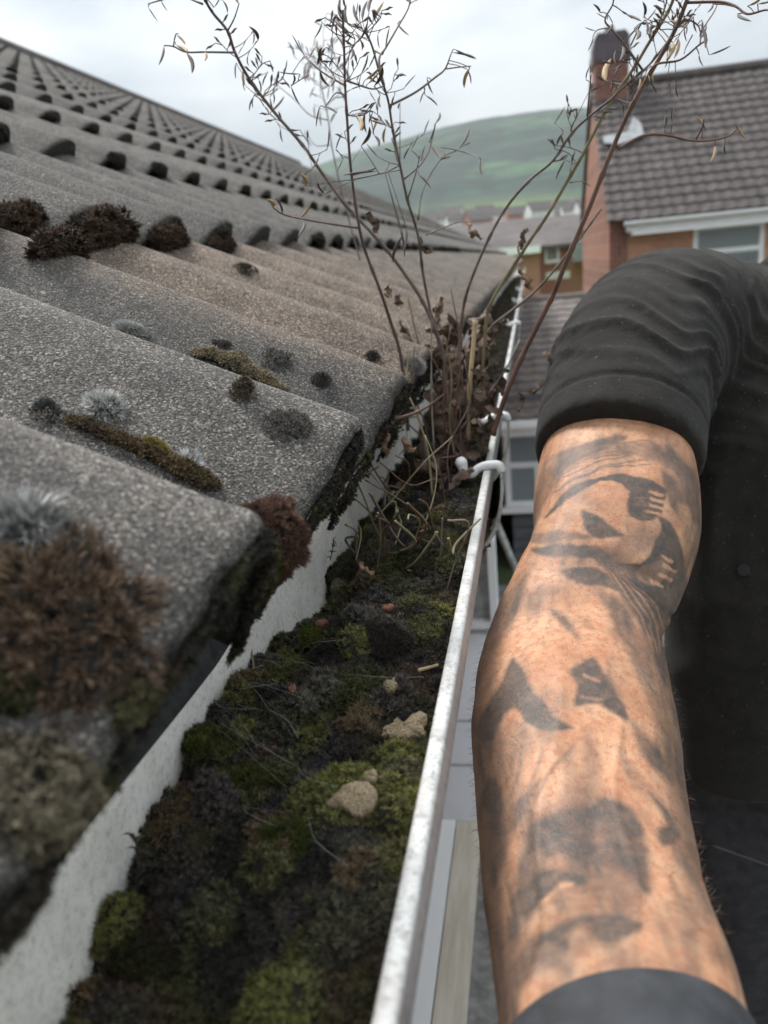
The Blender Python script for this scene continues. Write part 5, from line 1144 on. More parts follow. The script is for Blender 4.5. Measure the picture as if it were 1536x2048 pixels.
# the same tube runs on, hidden by the shirt, through the shoulder to the neck and head
TOP = pix(1715, 705, 0.93)                            # middle of the chest at shoulder height
hidden = np.array([TOP + [0.085, 0.03, 0.20], TOP + [0.05, 0.015, 0.11], TOP + [-0.0, -0.01, 0.03], TOP + [-0.10, -0.03, 0.0], pix(1345, 655, 0.765), pix(1285, 770, 0.69)])
hrad = np.array([0.056, 0.058, 0.050, 0.050, 0.055, 0.054])
def cubic(u, x, y):                                   # smooth interpolation
    m = np.gradient(y, x, axis=0); i = np.clip(np.searchsorted(x, u) - 1, 0, len(x) - 2); h = (x[i + 1] - x[i]); t = (u - x[i]) / h
    if y.ndim > 1: t = t[:, None]; h = h[:, None]
    return (2*t**3-3*t**2+1)*y[i] + (t**3-2*t**2+t)*h*m[i] + (-2*t**3+3*t**2)*y[i+1] + (t**3-t**2)*h*m[i+1]
side = R @ np.array([1., 0, 0])                        # across the picture
def build_arm(mid, half, NL, NA):
    ctr = np.array([pix(m_, y, d) for m_, y, d in zip(mid, A[:, 0], A[:, 3])]); rad = half * A[:, 3] / FPX
    C0 = np.vstack([hidden, ctr]); R0 = np.concatenate([hrad, rad])
    par = np.concatenate([[0], np.cumsum(np.linalg.norm(np.diff(C0, axis=0), axis=1))])
    u = np.concatenate([np.linspace(0, par[5], 60, endpoint=False), np.linspace(par[5], par[-1], NL - 60)])
    Cc = cubic(u, par, C0); Rr = cubic(u, par, R0)
    T = np.gradient(Cc, axis=0); T /= np.linalg.norm(T, axis=1)[:, None]
    Uv = side[None] - T * (T @ side)[:, None]; Uv /= np.linalg.norm(Uv, axis=1)[:, None]; Wv = np.cross(T, Uv)
    fl = np.interp(u, [0, par[4], par[7], par[13], par[20], par[-1]], [1.0, 0.95, 0.92, 0.88, 0.82, 0.74])
    ang = np.arange(NA) * 2 * math.pi / NA; ca, sa = np.cos(ang), np.sin(ang); q_ = 0.93
    cx2, sx2 = np.sign(ca) * np.abs(ca) ** q_, np.sign(sa) * np.abs(sa) ** q_
    Va = Cc[:, None] + Rr[:, None, None] * (cx2[None, :, None] * Uv[:, None] + (sx2[None, :] * fl[:, None])[..., None] * Wv[:, None])
    nn = cx2[None, :, None] * Uv[:, None] + sx2[None, :, None] * Wv[:, None]; du = (u - par[6])
    musc = 0.0030 * np.sin(du * 30 + 0.5)[:, None] * np.sin(ang * 2 + 0.6)[None] + 0.0018 * (fbm(Va, 22, 4) - 0.5) * 2 + 0.0006 * (fbm(Va, 110, 6) - 0.5)
    px_, py_ = toscr(Va)
    # elbow creases, forearm tendons and a vein or two
    crease = -0.0034 * np.exp(-((py_ - (1075 + 0.62 * (px_ - 1180))) / 13.) ** 2) * np.clip((px_ - 1130) / 80, 0, 1) * np.clip((1360 - px_) / 60, 0, 1)
    crease += -0.0018 * np.exp(-((py_ - (1125 + 0.75 * (px_ - 1200))) / 10.) ** 2) * np.clip((px_ - 1160) / 60, 0, 1)
    crease += 0.0011 * np.exp(-((px_ - (1120 - 0.09 * (py_ - 1300) + 18 * np.sin(py_ / 70.))) / 15.) ** 2) * np.clip((py_ - 1230) / 80, 0, 1)
    crease += 0.0008 * np.exp(-((px_ - (1235 + 0.10 * (py_ - 1500) + 14 * np.sin(py_ / 55. + 1))) / 9.) ** 2) * np.clip((py_ - 1380) / 80, 0, 1)
    crease += -0.0012 * np.exp(-((px_ - (1180 + 0.05 * (py_ - 1500))) / 26.) ** 2) * np.clip((py_ - 1500) / 150, 0, 1)
    musc = musc + crease * (u > par[5])[:, None]
    Va = Va + nn * (musc * np.clip((u - par[5]) / 0.05, 0, 1)[:, None])[..., None]
    return Va, u, par, C0, R0, fl, T, nn, ang
mid, half = (A[:, 1] + A[:, 2]) / 2, (A[:, 2] - A[:, 1]) / 2
for _it in range(3):                                   # settle the outline on the measured widths
    Vt_ = build_arm(mid, half, 520, 72)[0]; qx, qy = toscr(Vt_[60:]); dm_, dh_ = np.zeros(len(A)), np.zeros(len(A))
    for k_, (y_, l_, r2_, d_) in enumerate(arm):
        if y_ > 2060 or y_ < 900: continue
        sel_ = np.abs(qy - y_) < 9; l0, l1 = qx[sel_].min(), qx[sel_].max(); dm_[k_] = (l_ + r2_) / 2 - (l0 + l1) / 2; dh_[k_] = (r2_ - l_) / 2 - (l1 - l0) / 2
    dm_[A[:, 0] > 2060] = dm_[A[:, 0] <= 2060][-1]; dh_[A[:, 0] > 2060] = dh_[A[:, 0] <= 2060][-1]
    sm_ = lambda v: np.convolve(np.pad(v, 2, 'edge'), [.1, .24, .32, .24, .1], 'valid')
    mid = mid + 0.6 * sm_(dm_); half = half + 0.6 * sm_(dh_)
NL, NA = 980, 300
Va, u, par, C0, R0, fl, T, nn, ang = build_arm(mid, half, NL, NA)
px_, py_ = toscr(Va)
# tattoo shapes
def c6(L_): return [(900 + x / 2.415, 500 + y / 2.415) for x, y in L_]
def c7(L_): return [(768 + x / 2, 1300 + y / 2) for x, y in L_]

KX, KY, KW, KH = 890, 840, 660, 1240
K = np.zeros((KH, KW))
def _segd(pts, x0, y0, x1, y1, close):
    yy_, xx_ = np.mgrid[y0:y1, x0:x1].astype(float); dm = np.full(xx_.shape, 1e9); ins = np.zeros(xx_.shape, bool); n = len(pts)
    for i in range(n if close else n - 1):
        a_, b_ = pts[i], pts[(i + 1) % n]; d = b_ - a_
        t_ = np.clip(((xx_ - a_[0]) * d[0] + (yy_ - a_[1]) * d[1]) / (d @ d + 1e-9), 0, 1); dm = np.minimum(dm, np.hypot(xx_ - a_[0] - t_ * d[0], yy_ - a_[1] - t_ * d[1]))
        if close:
            c_ = (a_[1] > yy_) != (b_[1] > yy_); ins ^= c_ & (xx_ < d[0] * (yy_ - a_[1]) / (d[1] + 1e-12) + a_[0])
    return dm, ins
def closed_curve(poly):
    P = np.array(poly, float); n = len(P); o = []
    for i in range(n):
        p0, p1, p2, p3 = P[i - 1], P[i], P[(i + 1) % n], P[(i + 2) % n]
        for t in (0, 0.34, 0.67): o.append(0.5 * (2 * p1 + (p2 - p0) * t + (2 * p0 - 5 * p1 + 4 * p2 - p3) * t * t + (3 * p1 - p0 - 3 * p2 + p3) * t ** 3))
    return np.array(o)
def paint(pts, val, soft, width=None):             # ink laid (or left out) over a shape or along a line
    P = closed_curve(pts) if width is None else smooth_path(np.array(pts, float), 5)
    P = P - [KX, KY]; m = soft * 2 + (width or 0) + 4; x0, y0 = np.maximum(np.floor(P.min(0) - m), 0).astype(int); x1, y1 = np.minimum(np.ceil(P.max(0) + m), [KW, KH]).astype(int)
    if x1 <= x0 or y1 <= y0: return
    dm, ins = _segd(P, x0, y0, x1, y1, width is None); sd_ = np.where(ins, dm, -dm) if width is None else width / 2 - dm
    a = np.clip(0.5 + sd_ / (2 * soft), 0, 1); a = a * a * (3 - 2 * a); K[y0:y1, x0:x1] = K[y0:y1, x0:x1] * (1 - a) + val * a
S6, S7 = 2.415, 2.0
def P6(L_, v, s_, w_=None): paint(c6(L_), v, s_, w_)
def P7(L_, v, s_, w_=None): paint(c7(L_), v, s_, w_)
# broad grey washes first
A_l = [(r_[1], r_[0]) for r_ in arm]; A_r = [(r_[2], r_[0]) for r_ in arm]
paint([(x + 10, y) for x, y in A_l[9:26]], .46, 22, 40); paint([(x - 14, y) for x, y in A_r[6:22]], .50, 22, 60)
P7([(560,640),(760,600),(900,580),(1040,690),(1080,960),(1000,1150),(800,1200),(640,1130),(540,960)], .42, 36)
P7([(420,1200),(560,1080),(700,1130),(760,1300),(700,1496),(430,1496)], .42, 30)
P7([(360,340),(480,300),(600,340),(560,470),(470,660),(400,680),(365,500)], .22, 16)
P7([(1060,1020),(1280,960),(1360,1120),(1330,1190),(1180,1180)], .24, 26)
# upper arm: cloth, hands and card
def PE(L_, v, s_, w_=None): paint(*([(860 + x / 1.29, 460 + y / 1.29) for x, y in L_], v, s_ * (1.5 if L_[0][1] > 960 else 1.0), w_))
PE([(305,590),(400,546),(510,530),(450,572),(370,606),(330,645),(305,650)], .62, 6)
PE([(270,670),(300,600),(328,585),(322,640),(292,720),(262,800)], .50, 7); PE([(285,700),(330,640),(390,605)], .42, 3, 5)
for L_ in ([(560,1060),(700,1000),(850,962),(980,965)],[(540,1100),(700,1032),(860,992),(1000,990)],[(640,985),(780,940),(930,925),(1040,960)],[(500,1165),(640,1085),(800,1045),(960,1035)],[(820,960),(930,945),(1050,1000),(1090,1070)],[(1000,960),(1070,1000),(1120,1080)],[(700,1010),(860,975),(1000,975)],[(580,1120),(720,1055),(880,1018),(1000,1012)]):
    P6(L_, .55, 2.0, 3.0)
PE([(470,565),(540,545),(620,575),(650,640),(590,605)], .45, 6)
PE([(610,555),(680,620),(704,705),(694,820),(668,740),(640,650)], .66, 7); PE([(600,620),(640,650),(668,740),(640,740),(610,680)], .62, 5)
P6([(455,1290),(540,1180),(640,1118),(760,1090),(880,1090),(985,1118),(1045,1168),(960,1174),(840,1162),(740,1132),(650,1152),(560,1202),(490,1272)], .92, 4)
PE([(388,700),(438,648),(514,674),(510,792),(470,786),(400,745)], .04, 2.5)
PE([(512,676),(560,660),(604,668),(606,705),(588,742),(545,750),(516,735)], .95, 3.5)
for (a_, b_) in (((572,676),(600,684)),((572,692),(606,701)),((570,709),(603,717)),((562,725),(592,733))): PE([a_, b_], .08, 2.0, 7.0)
for (a_, b_) in (((530,690),(568,694)),((528,708),(566,710))): PE([a_, b_], .60, 3, 4)
PE([(392,722),(425,738),(470,768),(504,788),(440,794),(402,775)], .80, 5); PE([(400,700),(430,695),(440,715),(415,725)], .30, 5)
PE([(511,675),(509,792)], .60, 1.6, 2.0)
PE([(512,742),(545,752),(585,795),(540,856),(500,822),(430,800),(500,796)], .05, 4)
PE([(590,742),(622,760),(652,830),(660,900),(645,965),(602,1004),(560,962),(500,884),(476,858),(540,862),(585,800),(600,770)], .95, 4)
PE([(528,884),(580,850),(616,858),(606,905),(562,915)], .58, 4)
for (a_, b_) in (((598,842),(624,856)),((604,866),(632,880)),((594,890),(624,902)),((572,908),(600,920))): PE([a_, b_], .10, 2.0, 7.5)
PE([(660,760),(690,760),(700,830),(670,900),(655,840)], .35, 6); PE([(640,700),(668,720),(664,760),(640,745)], .2, 5)
# elbow
PE([(262,822),(330,808),(420,816),(474,852),(440,852),(380,840),(300,842)], .74, 5); PE([(338,880),(400,868),(452,888),(494,928),(440,922),(380,906)], .72, 5); PE([(240,792),(330,773),(424,790),(360,801),(268,808)], .55, 5)
PE([(420,820),(480,840),(560,940),(604,1010),(610,1100),(604,1190),(572,1100),(530,1005),(480,930)], .70, 9)
for k in range(8): PE([(440 + 9 * k, 850 + 6 * k), (500 + 12 * k, 930 + 4 * k), (545 + 9 * k, 1000 + 2 * k), (578 + 5 * k, 1090)], .85 if k % 2 else .35, 2, 2.6)
PE([(308,972),(352,1000),(390,1058),(362,1042),(325,1002)], .62, 4); PE([(156,1000),(228,900),(250,896),(224,1000),(160,1086),(146,1040)], .58, 8); PE([(238,962),(290,918),(345,930),(300,962),(260,1002)], .38, 8)
PE([(430,930),(500,962),(562,1080),(604,1230),(626,1345),(582,1262),(522,1122),(470,1012)], .52, 10); PE([(470,1000),(530,1090),(575,1200)], .66, 5, 7)
# forearm
PE([(213,1105),(236,1130),(262,1190),(302,1230),(332,1264),(372,1287),(300,1288),(250,1267),(226,1236),(196,1246),(172,1290),(160,1318),(118,1303),(134,1250),(170,1190),(198,1140)], .92, 5)
PE([(358,1135),(385,1118),(422,1102),(452,1145),(492,1210),(514,1266),(470,1242),(430,1216),(370,1227),(378,1180)], .86, 5); PE([(395,1150),(440,1168)], .35, 3, 6); PE([(390,1202),(450,1208)], .45, 3, 6); PE([(455,1060),(500,1130),(545,1230)], .06, 8, 14)
PE([(118,1322),(160,1312),(200,1262),(238,1272),(252,1322),(212,1400),(182,1482),(138,1442)], .34, 8)
for L_ in ([(130,1330),(180,1350),(170,1440)],[(160,1320),(220,1330),(200,1420)],[(240,1330),(225,1420),(190,1500)],[(290,1350),(260,1440),(215,1540)],[(370,1330),(310,1400),(260,1500)]): PE(L_, .52, 4, 6)
PE([(148,1415),(182,1436),(194,1505),(166,1514),(138,1480)], .80, 6)
PE([(126,1566),(200,1490),(288,1412),(252,1500),(204,1580),(178,1700),(184,1850),(158,1800),(138,1650)], .62, 9)
PE([(515,1262),(560,1308),(604,1360),(626,1426),(590,1402),(540,1342)], .62, 6); PE([(556,1436),(622,1500),(646,1562),(600,1588),(588,1542),(615,1528)], .78, 7); PE([(600,1255),(642,1330),(654,1405),(614,1352)], .52, 7); PE([(480,1330),(540,1400),(570,1470),(520,1430)], .40, 7)
PE([(398,1285),(432,1340),(446,1430),(420,1480),(392,1400)], .42, 10)
PE([(246,1545),(300,1508),(400,1488),(440,1472),(502,1490),(550,1552),(544,1602),(562,1710),(520,1664),(450,1632),(380,1624),(330,1614),(290,1644),(260,1704),(240,1800),(222,1860),(190,1880),(196,1800),(220,1690)], .72, 10)
PE([(434,1470),(502,1488),(552,1552),(490,1566),(440,1536)], .88, 9); PE([(270,1545),(330,1512),(420,1505),(432,1556),(330,1576),(276,1580)], .82, 10); PE([(520,1590),(556,1600),(566,1712),(530,1660)], .84, 7)
PE([(236,1700),(300,1648),(404,1676),(352,1702),(290,1742),(246,1790)], .86, 8); PE([(292,1738),(332,1702),(366,1690)], .14, 6, 11)
PE([(264,1836),(400,1764),(548,1790),(474,1834),(392,1812),(362,1866),(300,1880)], .84, 9); PE([(370,1800),(420,1790),(400,1860),(360,1880)], .5, 8)
PE([(180,1900),(260,1840),(340,1850),(378,1905),(330,1970),(300,2060),(165,2060)], .66, 12); PE([(236,1965),(300,1908),(346,1938),(322,2024),(246,2040)], .06, 10)
PE([(116,1480),(162,1560),(152,1700),(174,1900),(140,1810),(122,1610)], .55, 10); PE([(640,1745),(724,1696),(760,1765),(704,1810),(640,1806)], .46, 13); PE([(560,1770),(640,1730),(660,1830),(600,1860)], .28, 14); PE([(450,1880),(560,1850),(660,1890),(700,1960),(520,1950)], .30, 16)
flat_ = Va[60:].reshape(-1, 3)
wx_ = (vnoise(flat_, 90, 3) - 0.5) * 7 + (vnoise(flat_, 420, 8) - 0.5) * 3; wy_ = (vnoise(flat_, 90, 13) - 0.5) * 7 + (vnoise(flat_, 420, 18) - 0.5) * 3
X2, Y2 = px_[60:].ravel() + wx_ - KX, py_[60:].ravel() + wy_ - KY
xi, yi = np.clip(X2, 0, KW - 2), np.clip(Y2, 0, KH - 2); x0_, y0_ = xi.astype(int), yi.astype(int); fx, fy_ = xi - x0_, yi - y0_
ink = K[y0_, x0_] * (1 - fx) * (1 - fy_) + K[y0_, x0_ + 1] * fx * (1 - fy_) + K[y0_ + 1, x0_] * (1 - fx) * fy_ + K[y0_ + 1, x0_ + 1] * fx * fy_
tone = fbm(flat_, 70, 71, 3)
ug = np.repeat(u[60:], NA); ag = np.tile(ang, len(Va) - 60)
st1 = fbm(np.stack([ug * 16, np.cos(ag) * 2.4 + ug * 4, np.sin(ag) * 2.4], -1), 1.5, 51, 3); st2 = fbm(np.stack([ug * 26, np.cos(ag) * 7 - ug * 12, np.sin(ag) * 7], -1), 1.5, 61, 3)
soft_ = np.clip((st1 - 0.45) * 3.5, 0, 1) * 0.50 + np.clip((st2 - 0.54) * 6, 0, 1) * 0.28
ink = np.clip(np.clip(ink * 1.22, 0, 1) * np.clip(0.72 + 0.55 * tone, 0.75, 1.0) + soft_ * (1 - np.clip(ink, 0, 1)), 0, 0.95); ish = np.clip(0.85 - ink * 1.1, 0, 0.7)
inkf = np.zeros(NL * NA); inkf[60 * NA:] = ink; ishf = np.zeros(NL * NA); ishf[60 * NA:] = ish
# head and the other arm and hand join the same mesh
def loft(C_, ra, rb, n=28, sidev=np.array([1., 0, 0])):
    C_ = np.asarray(C_, float); t = np.gradient(C_, axis=0); t /= np.linalg.norm(t, axis=1)[:, None]
    U_ = sidev[None] - t * (t @ sidev)[:, None]; U_ /= np.linalg.norm(U_, axis=1)[:, None]; W_ = np.cross(t, U_); a = np.arange(n) * 2 * math.pi / n
    ra = np.broadcast_to(ra, (len(C_),)); rb = np.broadcast_to(rb, (len(C_),))
    V = C_[:, None] + (ra[:, None] * np.cos(a))[..., None] * U_[:, None] + (rb[:, None] * np.sin(a))[..., None] * W_[:, None]
    return V.reshape(-1, 3), grid_faces(len(C_), n, True)
parts = [(Va.reshape(-1, 3), grid_faces(NL, NA, True))]
# head: ellipsoid with brow, nose, chin and ears, facing the lens
hc = TOP + [0.085, 0.02, 0.265]; fdir = _n(-hc * [1, 1, 0]); sdir = np.cross([0, 0, 1.], fdir)
TH, PH = np.meshgrid(np.linspace(0, 2 * math.pi, 65)[:-1], np.linspace(-1.52, 1.52, 44), indexing='ij'); TH, PH = TH.T, PH.T
f_ = np.cos(PH) * np.cos(TH); l_ = np.cos(PH) * np.sin(TH); z_ = np.sin(PH)
rx = 0.098 + 0.0 * z_; nose = 0.024 * np.exp(-(l_ / 0.16) ** 2) * np.exp(-((z_ + 0.12) / 0.2) ** 2) * (f_ > 0); chin = 0.012 * np.exp(-(l_ / 0.35) ** 2) * np.exp(-((z_ + 0.86) / 0.2) ** 2) * (f_ > 0); eye = -0.010 * (np.exp(-((np.abs(l_) - 0.36) / 0.14) ** 2) * np.exp(-((z_ - 0.05) / 0.1) ** 2)) * (f_ > 0); lips = 0.005 * np.exp(-(l_ / 0.25) ** 2) * (np.exp(-((z_ + 0.47) / 0.05) ** 2) + np.exp(-((z_ + 0.57) / 0.05) ** 2)) * (f_ > 0); ear = 0.016 * np.exp(-((np.abs(l_) - 0.97) / 0.06) ** 2) * np.exp(-((z_ + 0.05) / 0.25) ** 2) * np.exp(-((f_ + 0.05) / 0.16) ** 2)
jaw = 1 - 0.28 * np.clip(-z_, 0, 1) ** 2
Vh = hc + ((rx + nose + chin + eye + lips) * f_)[..., None] * fdir + ((0.077 * jaw + ear) * l_)[..., None] * sdir + (0.118 * z_)[..., None] * np.array([0, 0, 1.])
parts.append((Vh.reshape(-1, 3), grid_faces(44, 64, True)))
# other arm, hanging from the far shoulder
SR = TOP + [0.19, 0.06, -0.02]
parts.append(loft([SR + [-0.06, 0, 0.02], SR, SR + [0.04, 0.01, -0.14], SR + [0.06, 0.0, -0.30], SR + [0.04, -0.10, -0.46], SR + [0.0, -0.17, -0.54]], [.05, .055, .05, .042, .034, .027], [.05, .055, .05, .042, .03, .022]))
# hands: palm and five bent fingers
def hand(W_, d, palm_n, parts):
    d = _n(d); palm_n = _n(palm_n - d * (palm_n @ d)); s = np.cross(d, palm_n)
    parts.append(loft([W_ - d * 0.02, W_ + d * 0.02, W_ + d * 0.06, W_ + d * 0.095, W_ + d * 0.102], [.024, .034, .042, .040, .03], [.020, .018, .015, .012, .006], 20, s))
    for k, (o_, ln_) in enumerate(((-0.029, .062), (-0.010, .076), (0.010, .080), (0.029, .070))):
        b0 = W_ + d * 0.088 + s * o_; p = [b0]; a = 0.25
        for j, f in enumerate((0.45, 0.3, 0.25)):
            p.append(p[-1] + (d * math.cos(a) + palm_n * math.sin(a)) * ln_ * f); a += 0.75
        pp = smooth_path(p, 4); parts.append(loft(pp, np.linspace(0.0088, 0.0066, len(pp)), np.linspace(0.0088, 0.006, len(pp)), 12, s))
    p = smooth_path([W_ + d * 0.02 + s * 0.025, W_ + d * 0.05 + s * 0.048 + palm_n * 0.012, W_ + d * 0.072 + s * 0.052 + palm_n * 0.03, W_ + d * 0.088 + s * 0.045 + palm_n * 0.045], 4)
    parts.append(loft(p, np.linspace(0.0125, 0.008, len(p)), np.linspace(0.0115, 0.0075, len(p)), 12, d))
wr = C0[-1]; dr = _n(C0[-1] - C0[-3])
hand(wr + dr * 0.004, dr + R @ np.array([0, -0.9, 0.15]), R @ np.array([-0.2, 0.4, -1.0]), parts)
hand(SR + np.array([-0.005, -0.18, -0.55]), np.array([-0.1, -0.5, -0.6]), np.array([-1., 0.2, 0.1]), parts)
Vb, Fb, o_ = [], [], 0
for V, F in parts: Vb.append(V); Fb.append(F + o_); o_ += len(V)
Vb = np.vstack(Vb); nb = len(Vb)
inkA = np.zeros(nb); inkA[:len(inkf)] = inkf; shA = np.zeros(nb); shA[:len(ishf)] = ishf
body = mesh('body', Vb, np.vstack(Fb), M['skin'], person, extra={'ink': inkA, 'inkshade': shA})
for sg in (-1, 1):
    ec = hc + fdir * 0.074 + sdir * 0.031 * sg + np.array([0, 0, 0.006]); dd_ = np.stack([np.cos(PH) * np.cos(TH), np.cos(PH) * np.sin(TH), np.sin(PH)], -1)
    Ve = ec + 0.0115 * (dd_[..., :1] * fdir + dd_[..., 1:2] * sdir + dd_[..., 2:] * np.array([0, 0, 1.])); Fe = grid_faces(44, 64, True); fr_ = (dd_[..., 0].reshape(-1)[Fe].mean(1) > 0.87).astype(int)
    mesh('eye', Ve.reshape(-1, 3), Fe, [M['white'], M['button']], person, mi=fr_)
# short hair on the head
sel = z_ > 0.35 - 0.55 * np.clip(-f_ + 0.25, 0, 1)
Vc = (hc + (Vh - hc) * 1.05).reshape(-1, 3); Fh = grid_faces(44, 64, True); keep = sel.reshape(-1)[Fh].all(1)
mesh('hair', Vc, Fh[keep], M['headhair'], person)
# fine hair along the outer forearm
rr = np.random.default_rng(4); b = MB(); Vt, Ft = [], []
for k in range(1500):
    i = int(rr.integers(430, NL - 120)); j = int(rr.integers(0, NA))
    p = Va[i, j]; n0 = nn[i, j]; 
    if p @ n0 > 0.35 * np.linalg.norm(p): continue
    tdir = T[i] * rr.uniform(0.3, 1.0) * (1 if rr.random() < .8 else -1) + nn[i, (j + 30) % NA] * 0.3; d = _n(n0 * 0.55 + tdir); Lh = rr.uniform(0.002, 0.0055); w0 = np.cross(d, _n(p)) ; w0 = _n(w0) * 0.00006
    m0 = p + d * Lh * 0.5 + n0 * 0.0003; e0 = p + d * Lh + tdir * 0.001
    o0 = len(Vt); Vt += [p - w0, p + w0, m0 + w0 * 0.8, m0 - w0 * 0.8, e0]; Ft += [[o0, o0 + 1, o0 + 2, o0 + 3], [o0 + 3, o0 + 2, o0 + 4]]
o = mesh('arm_hair', Vt, Ft, M['hair'], person, smooth=False); o['kind'] = 'stuff'
# shirt: torso and sleeves merged into one cloth, then creased
def remesh(parts, vox, smooth_it=6):
    Vq, Fq, oo = [], [], 0
    for V, F in parts:
        n = F[0, 0]; Vq += V.tolist(); Fq += (F + oo).tolist()
        m = int(len(V)); ring = int(F[0, 3]) - int(F[0, 0]) if False else None
        oo += m
    return Vq, Fq
def closed(C_, ra, rb, n=40, sidev=np.array([1., 0, 0])):
    V, F = loft(C_, ra, rb, n, sidev); V = V.tolist(); F = F.tolist(); k = len(C_)
    F.append(list(range(n))[::-1]); F.append(list(range((k - 1) * n, k * n))); return V, F
def merged(parts, vox, it=8):
    Vq, Fq = [], []
    for V, F in parts: o0 = len(Vq); Vq += V; Fq += [[i + o0 for i in f] for f in F]
    me = bpy.data.meshes.new('cloth_base'); me.from_pydata(Vq, [], Fq); me.update()
    ob = bpy.data.objects.new('cloth_base', me); COL.objects.link(ob)
    md = ob.modifiers.new('r', 'REMESH'); md.mode = 'VOXEL'; md.voxel_size = vox
    ms = ob.modifiers.new('s', 'SMOOTH'); ms.factor = 0.5; ms.iterations = it
    dg = bpy.context.evaluated_depsgraph_get(); ev = ob.evaluated_get(dg); m2 = bpy.data.meshes.new_from_object(ev)
    V = np.zeros(len(m2.vertices) * 3, np.float32); m2.vertices.foreach_get('co', V); V = V.reshape(-1, 3).astype(float)
    N = np.zeros(len(m2.vertices) * 3, np.float32); m2.vertices.foreach_get('normal', N); N = N.reshape(-1, 3).astype(float)
    F = [list(p.vertices) for p in m2.polygons]
    bpy.data.objects.remove(ob); bpy.data.meshes.remove(me); bpy.data.meshes.remove(m2)
    return V, N, F
yaw = -0.42
sd2 = np.array([math.cos(yaw), math.sin(yaw), 0])       # across the chest
sl = np.array([pix(1233, 918, .622), pix(1238, 880, .634), pix(1246, 820, .655), pix(1266, 745, .69), pix(1300, 690, .725), pix(1350, 655, .765), pix(1445, 688, .83), TOP + [-0.06, 0, 0.0]])
slr = np.array([.0665, .0670, .0700, .0745, .0780, .0800, .088, .085])
WZ = pix(1450, 1565, .76)[2] - TOP[2]
tor = [TOP + [0, 0, z] for z in (0.125, 0.080, 0.02, -0.06, -0.16, -0.28, -0.36, WZ + 0.05, WZ - 0.02)]
tor[0] = tor[0] + [0.05, 0, 0]; tor[1] = tor[1] + [0.02, 0, 0]
torso = closed(tor, [0.066, 0.125, 0.175, 0.210, 0.215, 0.205, 0.200, 0.205, 0.205], [0.062, 0.075, 0.095, 0.115, 0.122, 0.122, 0.122, 0.125, 0.127], 48, sd2)
sleeve = closed(smooth_path(sl, 5), np.interp(np.linspace(0, 1, 36), np.linspace(0, 1, 8), slr), np.interp(np.linspace(0, 1, 36), np.linspace(0, 1, 8), slr * 0.95), 40, side)
sr2 = closed([TOP + [0.05, 0, 0], SR + [-0.02, 0, 0], SR + [0.02, .005, -0.08], SR + [0.05, .01, -0.24]], [.085, .082, .074, .064], [.085, .082, .074, .064], 32)
chest = closed([pix(1480, 650, .83), pix(1512, 740, .775), pix(1540, 900, .765), pix(1540, 1150, .775), pix(1545, 1420, .825), pix(1550, 1530, .85)], [.075, .098, .108, .11, .10, .095], [.06, .08, .09, .088, .075, .06], 40, side)
V, N, F = merged([torso, sleeve, sr2, chest], 0.0034, 14)
slp = smooth_path(sl, 8); seg = np.concatenate([[0], np.cumsum(np.linalg.norm(np.diff(slp, axis=0), axis=1))])
dist = np.linalg.norm(V[:, None] - slp[None], axis=2); ni = dist.argmin(1); us = seg[ni]; dmn = dist.min(1)
# signed position along the sleeve axis
tan = np.gradient(slp, axis=0); tan /= np.linalg.norm(tan, axis=1)[:, None]
us = us + np.einsum('ij,ij->i', V - slp[ni], tan[ni])
w_s = np.clip((0.14 - dmn) / 0.03, 0, 1) * np.clip((us - 0.035) / 0.025, 0, 1) * np.clip((0.36 - us) / 0.10, 0, 1)
rel = V - slp[ni]; dirs = rel / (np.linalg.norm(rel, axis=1)[:, None] + 1e-9); aa = np.arctan2(dirs @ (R @ np.array([0, 1., 0])), dirs @ side)
ph = us * 1.0 + 0.012 * np.sin(aa * 1.3 + 0.5) + 0.045 * (vnoise(np.stack([us * 9, np.cos(aa), np.sin(aa)], -1), 1.6, 5) - 0.5)
fold = np.exp(-(np.abs(((ph / 0.026) % 1.0) - 0.5) / 0.17) ** 2) * 0.8 + np.exp(-(np.abs(((ph / 0.041 + 0.3) % 1.0) - 0.5) / 0.15) ** 2) * 0.5
amp = 0.0048 * (0.10 + 1.2 * vnoise(np.stack([us * 30, np.cos(aa) * 1.2, np.sin(aa) * 1.2], -1), 1.0, 15))
disp = -(0.75 - fold) * amp * w_s
hem = np.where(us < 0.030, 0.0004, 0.0) * (dmn < 0.13)
stitch_line = -0.0022 * np.exp(-((us - 0.031) / 0.002) ** 2) * (dmn < 0.13)
big = (fbm(V * [1, 1, 0.45], 16, 3) - 0.5) * 0.016 * (1 - 0.8 * w_s) * np.clip((us - 0.05) / 0.04, 0, 1)
armpit = pix(1430, 800, .74); rp_ = V - armpit; xr_ = rp_ @ side; yr_ = rp_ @ (R @ np.array([0, 1., 0]))
an_ = np.arctan2(xr_ + 0.02, -(yr_ - 0.16)); chest_f = np.exp(-(np.abs(((an_ * 5.5 + 0.8 * vnoise(V, 14, 33)) % 1.0) - 0.5) / 0.18) ** 2) * (1 - w_s) * np.clip((dmn - 0.06) / 0.04, 0, 1) * np.clip(1 - np.abs(yr_ + 0.05) / 0.45, 0, 1)
V = V + N * (disp + hem + stitch_line + big + 0.0075 * chest_f * (0.3 + vnoise(V, 11, 44)))[:, None]
shirt = mesh('shirt', V, F, M['shirt'], person)
